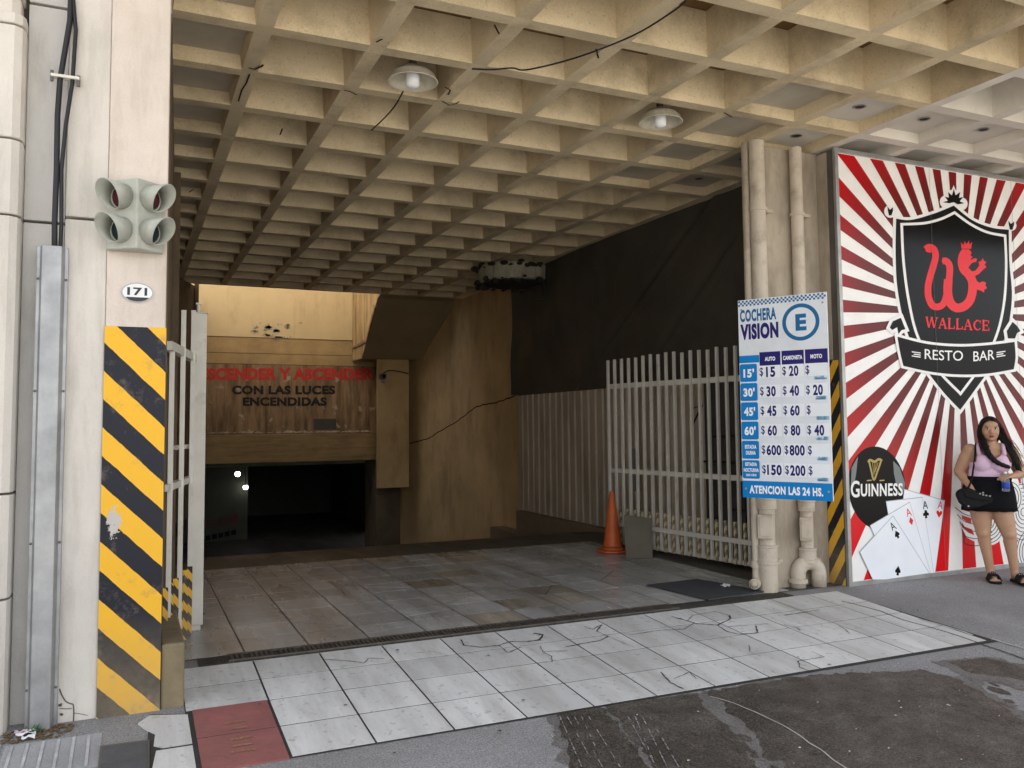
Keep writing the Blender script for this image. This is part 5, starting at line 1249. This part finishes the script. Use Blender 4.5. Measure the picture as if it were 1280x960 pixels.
# hair: cap, side braid over the chest on picture left, loose length on picture right
b = B(); b.ball(hc+V3((0, .022, .018)), (.096, .100, .112), 28); b.ball(hc+V3((0, .05, -.05)), (.09, .07, .11), 20)
b.cap(hc+V3((-.078, .0, .03)), hc+V3((-.082, -.005, -.06)), .028, .024); b.cap(hc+V3((.078, .0, .03)), hc+V3((.085, .0, -.06)), .028, .026)
b.cap(hc+V3((-.03, -.052, .088)), hc+V3((-.078, -.02, .03)), .022, .02); b.cap(hc+V3((.02, -.05, .09)), hc+V3((.078, -.02, .03)), .026, .02)
P = spline([hc+V3((-.084, -.01, -.06)), V3((-.125, -.07, 1.30)), V3((-.10, -.135, 1.21)), V3((-.05, -.17, 1.14)), V3((.02, -.17, 1.10)), V3((.06, -.16, 1.085))], 6)
for i in range(len(P)-1): k = i/len(P); b.cap(P[i], P[i+1], .032-.02*k+.003*(i % 3), .031-.02*k, 10)
P = spline([hc+V3((.085, .0, -.05)), V3((.065, -.01, 1.30)), V3((.10, -.045, 1.22)), V3((.135, -.05, 1.12)), V3((.165, -.03, 1.03)), V3((.17, -.02, 1.0))], 6)
for i in range(len(P)-1): k = i/len(P); b.cap(P[i], P[i+1], .036-.018*k, .035-.018*k, 10)
b.cap(hc+V3((0, .08, -.05)), V3((-.06, .085, 1.18)), .07, .05)
FC = hc+V3((0, -.06, -.02))
hr = baked('hair', b, HAIR, .006, 3, pt)
b = B(); rh = random.Random(8)
for k in range(46):
    sx = rh.choice((-1, 1)); a = rh.uniform(.2, 1.2); p = hc+V3((sx*.09*math.cos(a), rh.uniform(-.05, .03), .015+.112*math.sin(a)))
    q = hc+V3((sx*rh.uniform(.09, .115), rh.uniform(-.05, .02), rh.uniform(-.06, 0))); e_ = V3((.05+rh.uniform(.06, .15), rh.uniform(-.09, -.02), rh.uniform(1.02, 1.2))) if sx > 0 else V3((rh.uniform(-.15, -.06), rh.uniform(-.16, -.09), rh.uniform(1.17, 1.28)))
    b.tube(spline([p, q, (q+e_)/2+V3((rh.uniform(-.01, .02)*sx, -.01, 0)), e_], 5), .0022, 4)
obj('hair_strand', b, HAIR, hr)
# sandals
for an, dx in ((V3((-.112, .02, .10)), .02), (V3((.09, .02, .10)), .06)):
    heel = an+V3((0, .03, 0)); toe = an+V3((dx*1.15, -.165, 0)); td = (toe-heel); td.z = 0; td.normalize(); ts = V3((-td.y, td.x, 0)); b = B(); P = []
    for k in range(9): a = -math.pi/2+math.pi*k/8; P.append(toe+td*.032*math.cos(a)+ts*.052*math.sin(a))
    for k in range(9): a = math.pi/2+math.pi*k/8; P.append(heel+td*.034*math.cos(a)+ts*.04*math.sin(a))
    b.prism([V3((p.x, p.y, .0)) for p in P], (0, 0, .022)); so_ = obj('sandal', b, LEATH, pt, bevel=.004)
    b = B()
    for off_ in (.035, .065, .09):
        c = toe-td*off_; b.tube(spline([c-ts*.052+V3((0, 0, .02-c.z)), c-ts*.034+V3((0, 0, .058+off_*.12-c.z)), c+V3((0, 0, .072+off_*.15-c.z)), c+ts*.034+V3((0, 0, .058+off_*.12-c.z)), c+ts*.052+V3((0, 0, .02-c.z))], 4), .012, 6)
    obj('strap', b, LEATH, so_, smooth=True)
    b = B()
    for k in range(4): c = toe-td*.065+ts*(k-1.5)*.018; b.ball((c.x, c.y-.004, .088), .006, 6)
    obj('stud', b, STEELG, so_)
pt.location = PR; pt.rotation_euler = (0, 0, PTH)
# bag and bottle (held: things of their own)
bt = thing('handbag', 'black leather shoulder bag hanging at the hip of the woman', 'handbag', (0, 0, 0))
b = B(); b.prism([(-.395, -.17, .82), (-.37, -.17, .865), (-.29, -.17, .89), (-.18, -.17, .845), (-.075, -.17, .80), (-.085, -.17, .74), (-.20, -.17, .69), (-.31, -.17, .685), (-.365, -.17, .74)], (0, .085, 0)); obj('bag_body', b, LEATH, bt, bevel=.022)
b = B(); b.prism([(-.33, -.176, .86), (-.19, -.176, .835), (-.08, -.176, .795), (-.11, -.176, .77), (-.2, -.176, .775), (-.31, -.176, .80)], (0, -.01, 0)); obj('bag_flap', b, LEATH, bt, bevel=.004)
b = B(); P = spline([(-.29, -.13, .87), (-.255, -.135, .95), (-.225, -.125, 1.1), (-.205, -.088, 1.21), (-.19, -.02, 1.30), (-.17, .06, 1.27), (-.2, .12, 1.12), (-.24, .14, .95), (-.26, .03, .86)], 8); b.tube(P, .008, 6); obj('bag_strap', b, LEATH, bt, smooth=True)
b = B(); 
for x, z in ((-.19, .835), (-.165, .825), (-.14, .82), (-.165, .845), (-.11, .815)): b.ball((x, -.188, z), (.010, .005, .008), 8)
b.cyl((-.29, -.173, .715), (-.29, -.18, .715), .008, n=10); obj('bag_studs', b, STEELG, bt)
bt.location = PR; bt.rotation_euler = (0, 0, PTH)
bo = thing('water_bottle', 'small clear plastic bottle with blue label held in her hand', 'bottle', (0, 0, 0))
bx_, by_ = .022, -.205
GLASS = M('clear_plastic', (.8, .86, .92), .08, 0, bump=0); GLASS.node_tree.nodes['Principled BSDF'].inputs['Transmission Weight'].default_value = .85; GLASS.node_tree.nodes['Principled BSDF'].inputs['IOR'].default_value = 1.2
b = B(); b.lathe([(.028, .862), (.032, .868), (.031, .90), (.032, .955), (.030, .98), (.018, 1.0), (.013, 1.01), (.013, 1.03)], (bx_, by_, 0), (0, 0, 1), 20); obj('bottle_body', b, GLASS, bo, smooth=True)
b = B(); b.lathe([(.0328, .89), (.0335, .892), (.0335, .945), (.0328, .947)], (bx_, by_, 0), (0, 0, 1), 20, caps=False); obj('bottle_label', b, flat('blue_label', (46, 70, 170), .3), bo, smooth=True)
b = B(); b.cyl((bx_, by_, 1.028), (bx_, by_, 1.045), .0155, n=14); obj('bottle_cap', b, WHITEP, bo)
bo.location = PR; bo.rotation_euler = (0, 0, PTH)

# ================================================================== SMALL THINGS
rr = random.Random(21)
b = B()
for k in range(120):
    x, y = rr.uniform(-.56, -.25), rr.uniform(4.95, 5.1); s_ = rr.uniform(.004, .016)
    b.ball((x, y, gz(y)+.006), (s_, s_*.7, s_*.4), 6)
o = obj('dry_litter', b, M('brown_leaf_litter', (.13, .085, .045), .9, .5, 20, bump=.2)); o['kind'] = 'stuff'
def scrap(x, y, z, s_, col, lb, name='paper_scrap', cat='litter', rot=0.):
    b = B(); f = lambda u, v: Vector((x+s_*(u-.5)*math.cos(rot)-s_*.7*(v-.5)*math.sin(rot), y+s_*(u-.5)*math.sin(rot)+s_*.7*(v-.5)*math.cos(rot), z+.012+.25*s_*(noise.noise(Vector((u*2.5+x*9, v*2.5, y)))+.3)))
    b.sheet(f, 6, 6); tag(obj(name, b, col, org=(x, y, z), solid=.0015), lb, cat)
PAPER = flat('white_paper', (222, 222, 226), .7); PAPERP = flat('pinkish_paper', (206, 178, 184), .7)
scrap(-.455, 5.03, gz(5.03), .09, PAPER, 'crumpled white paper nearest the wall corner at the cable cover foot')
scrap(-.44, 4.975, gz(4.98), .06, PAPER, 'smaller white paper scrap below the weed at the cable cover')
scrap(-.48, 5.055, gz(5.05), .06, PAPERP, 'pinkish crumpled paper behind the white one in the corner')
scrap(4.95, 6.28, .005, .10, PAPER, 'flat white leaflet on the garage floor beside the pipe elbow', 'leaflet', 'leaflet', .6)
pp = pG(605, 948)
b = B()
base = Vector((-.425, 5.04, gz(5.04)))
for k in range(26):
    a = rr.uniform(0, 6.283); L = rr.uniform(.03, .075); d = Vector((math.cos(a)*.7, math.sin(a)*.5-.3, rr.uniform(.4, 1.2))).normalized(); s_ = d.cross(Vector((0, 0, 1))).normalized()*rr.uniform(.006, .011)
    p = base+Vector((rr.uniform(-.02, .02), rr.uniform(-.01, .01), 0)); b.face([p, p+d*L*.5+s_, p+d*L+Vector((0, 0, -.01)), p+d*L*.5-s_])
tag(obj('weed', b, M('green_leaf', (.06, .14, .04), .6, .3, 20, bump=0), org=base), 'tiny green weed at the foot of the steel cable cover', 'plant')
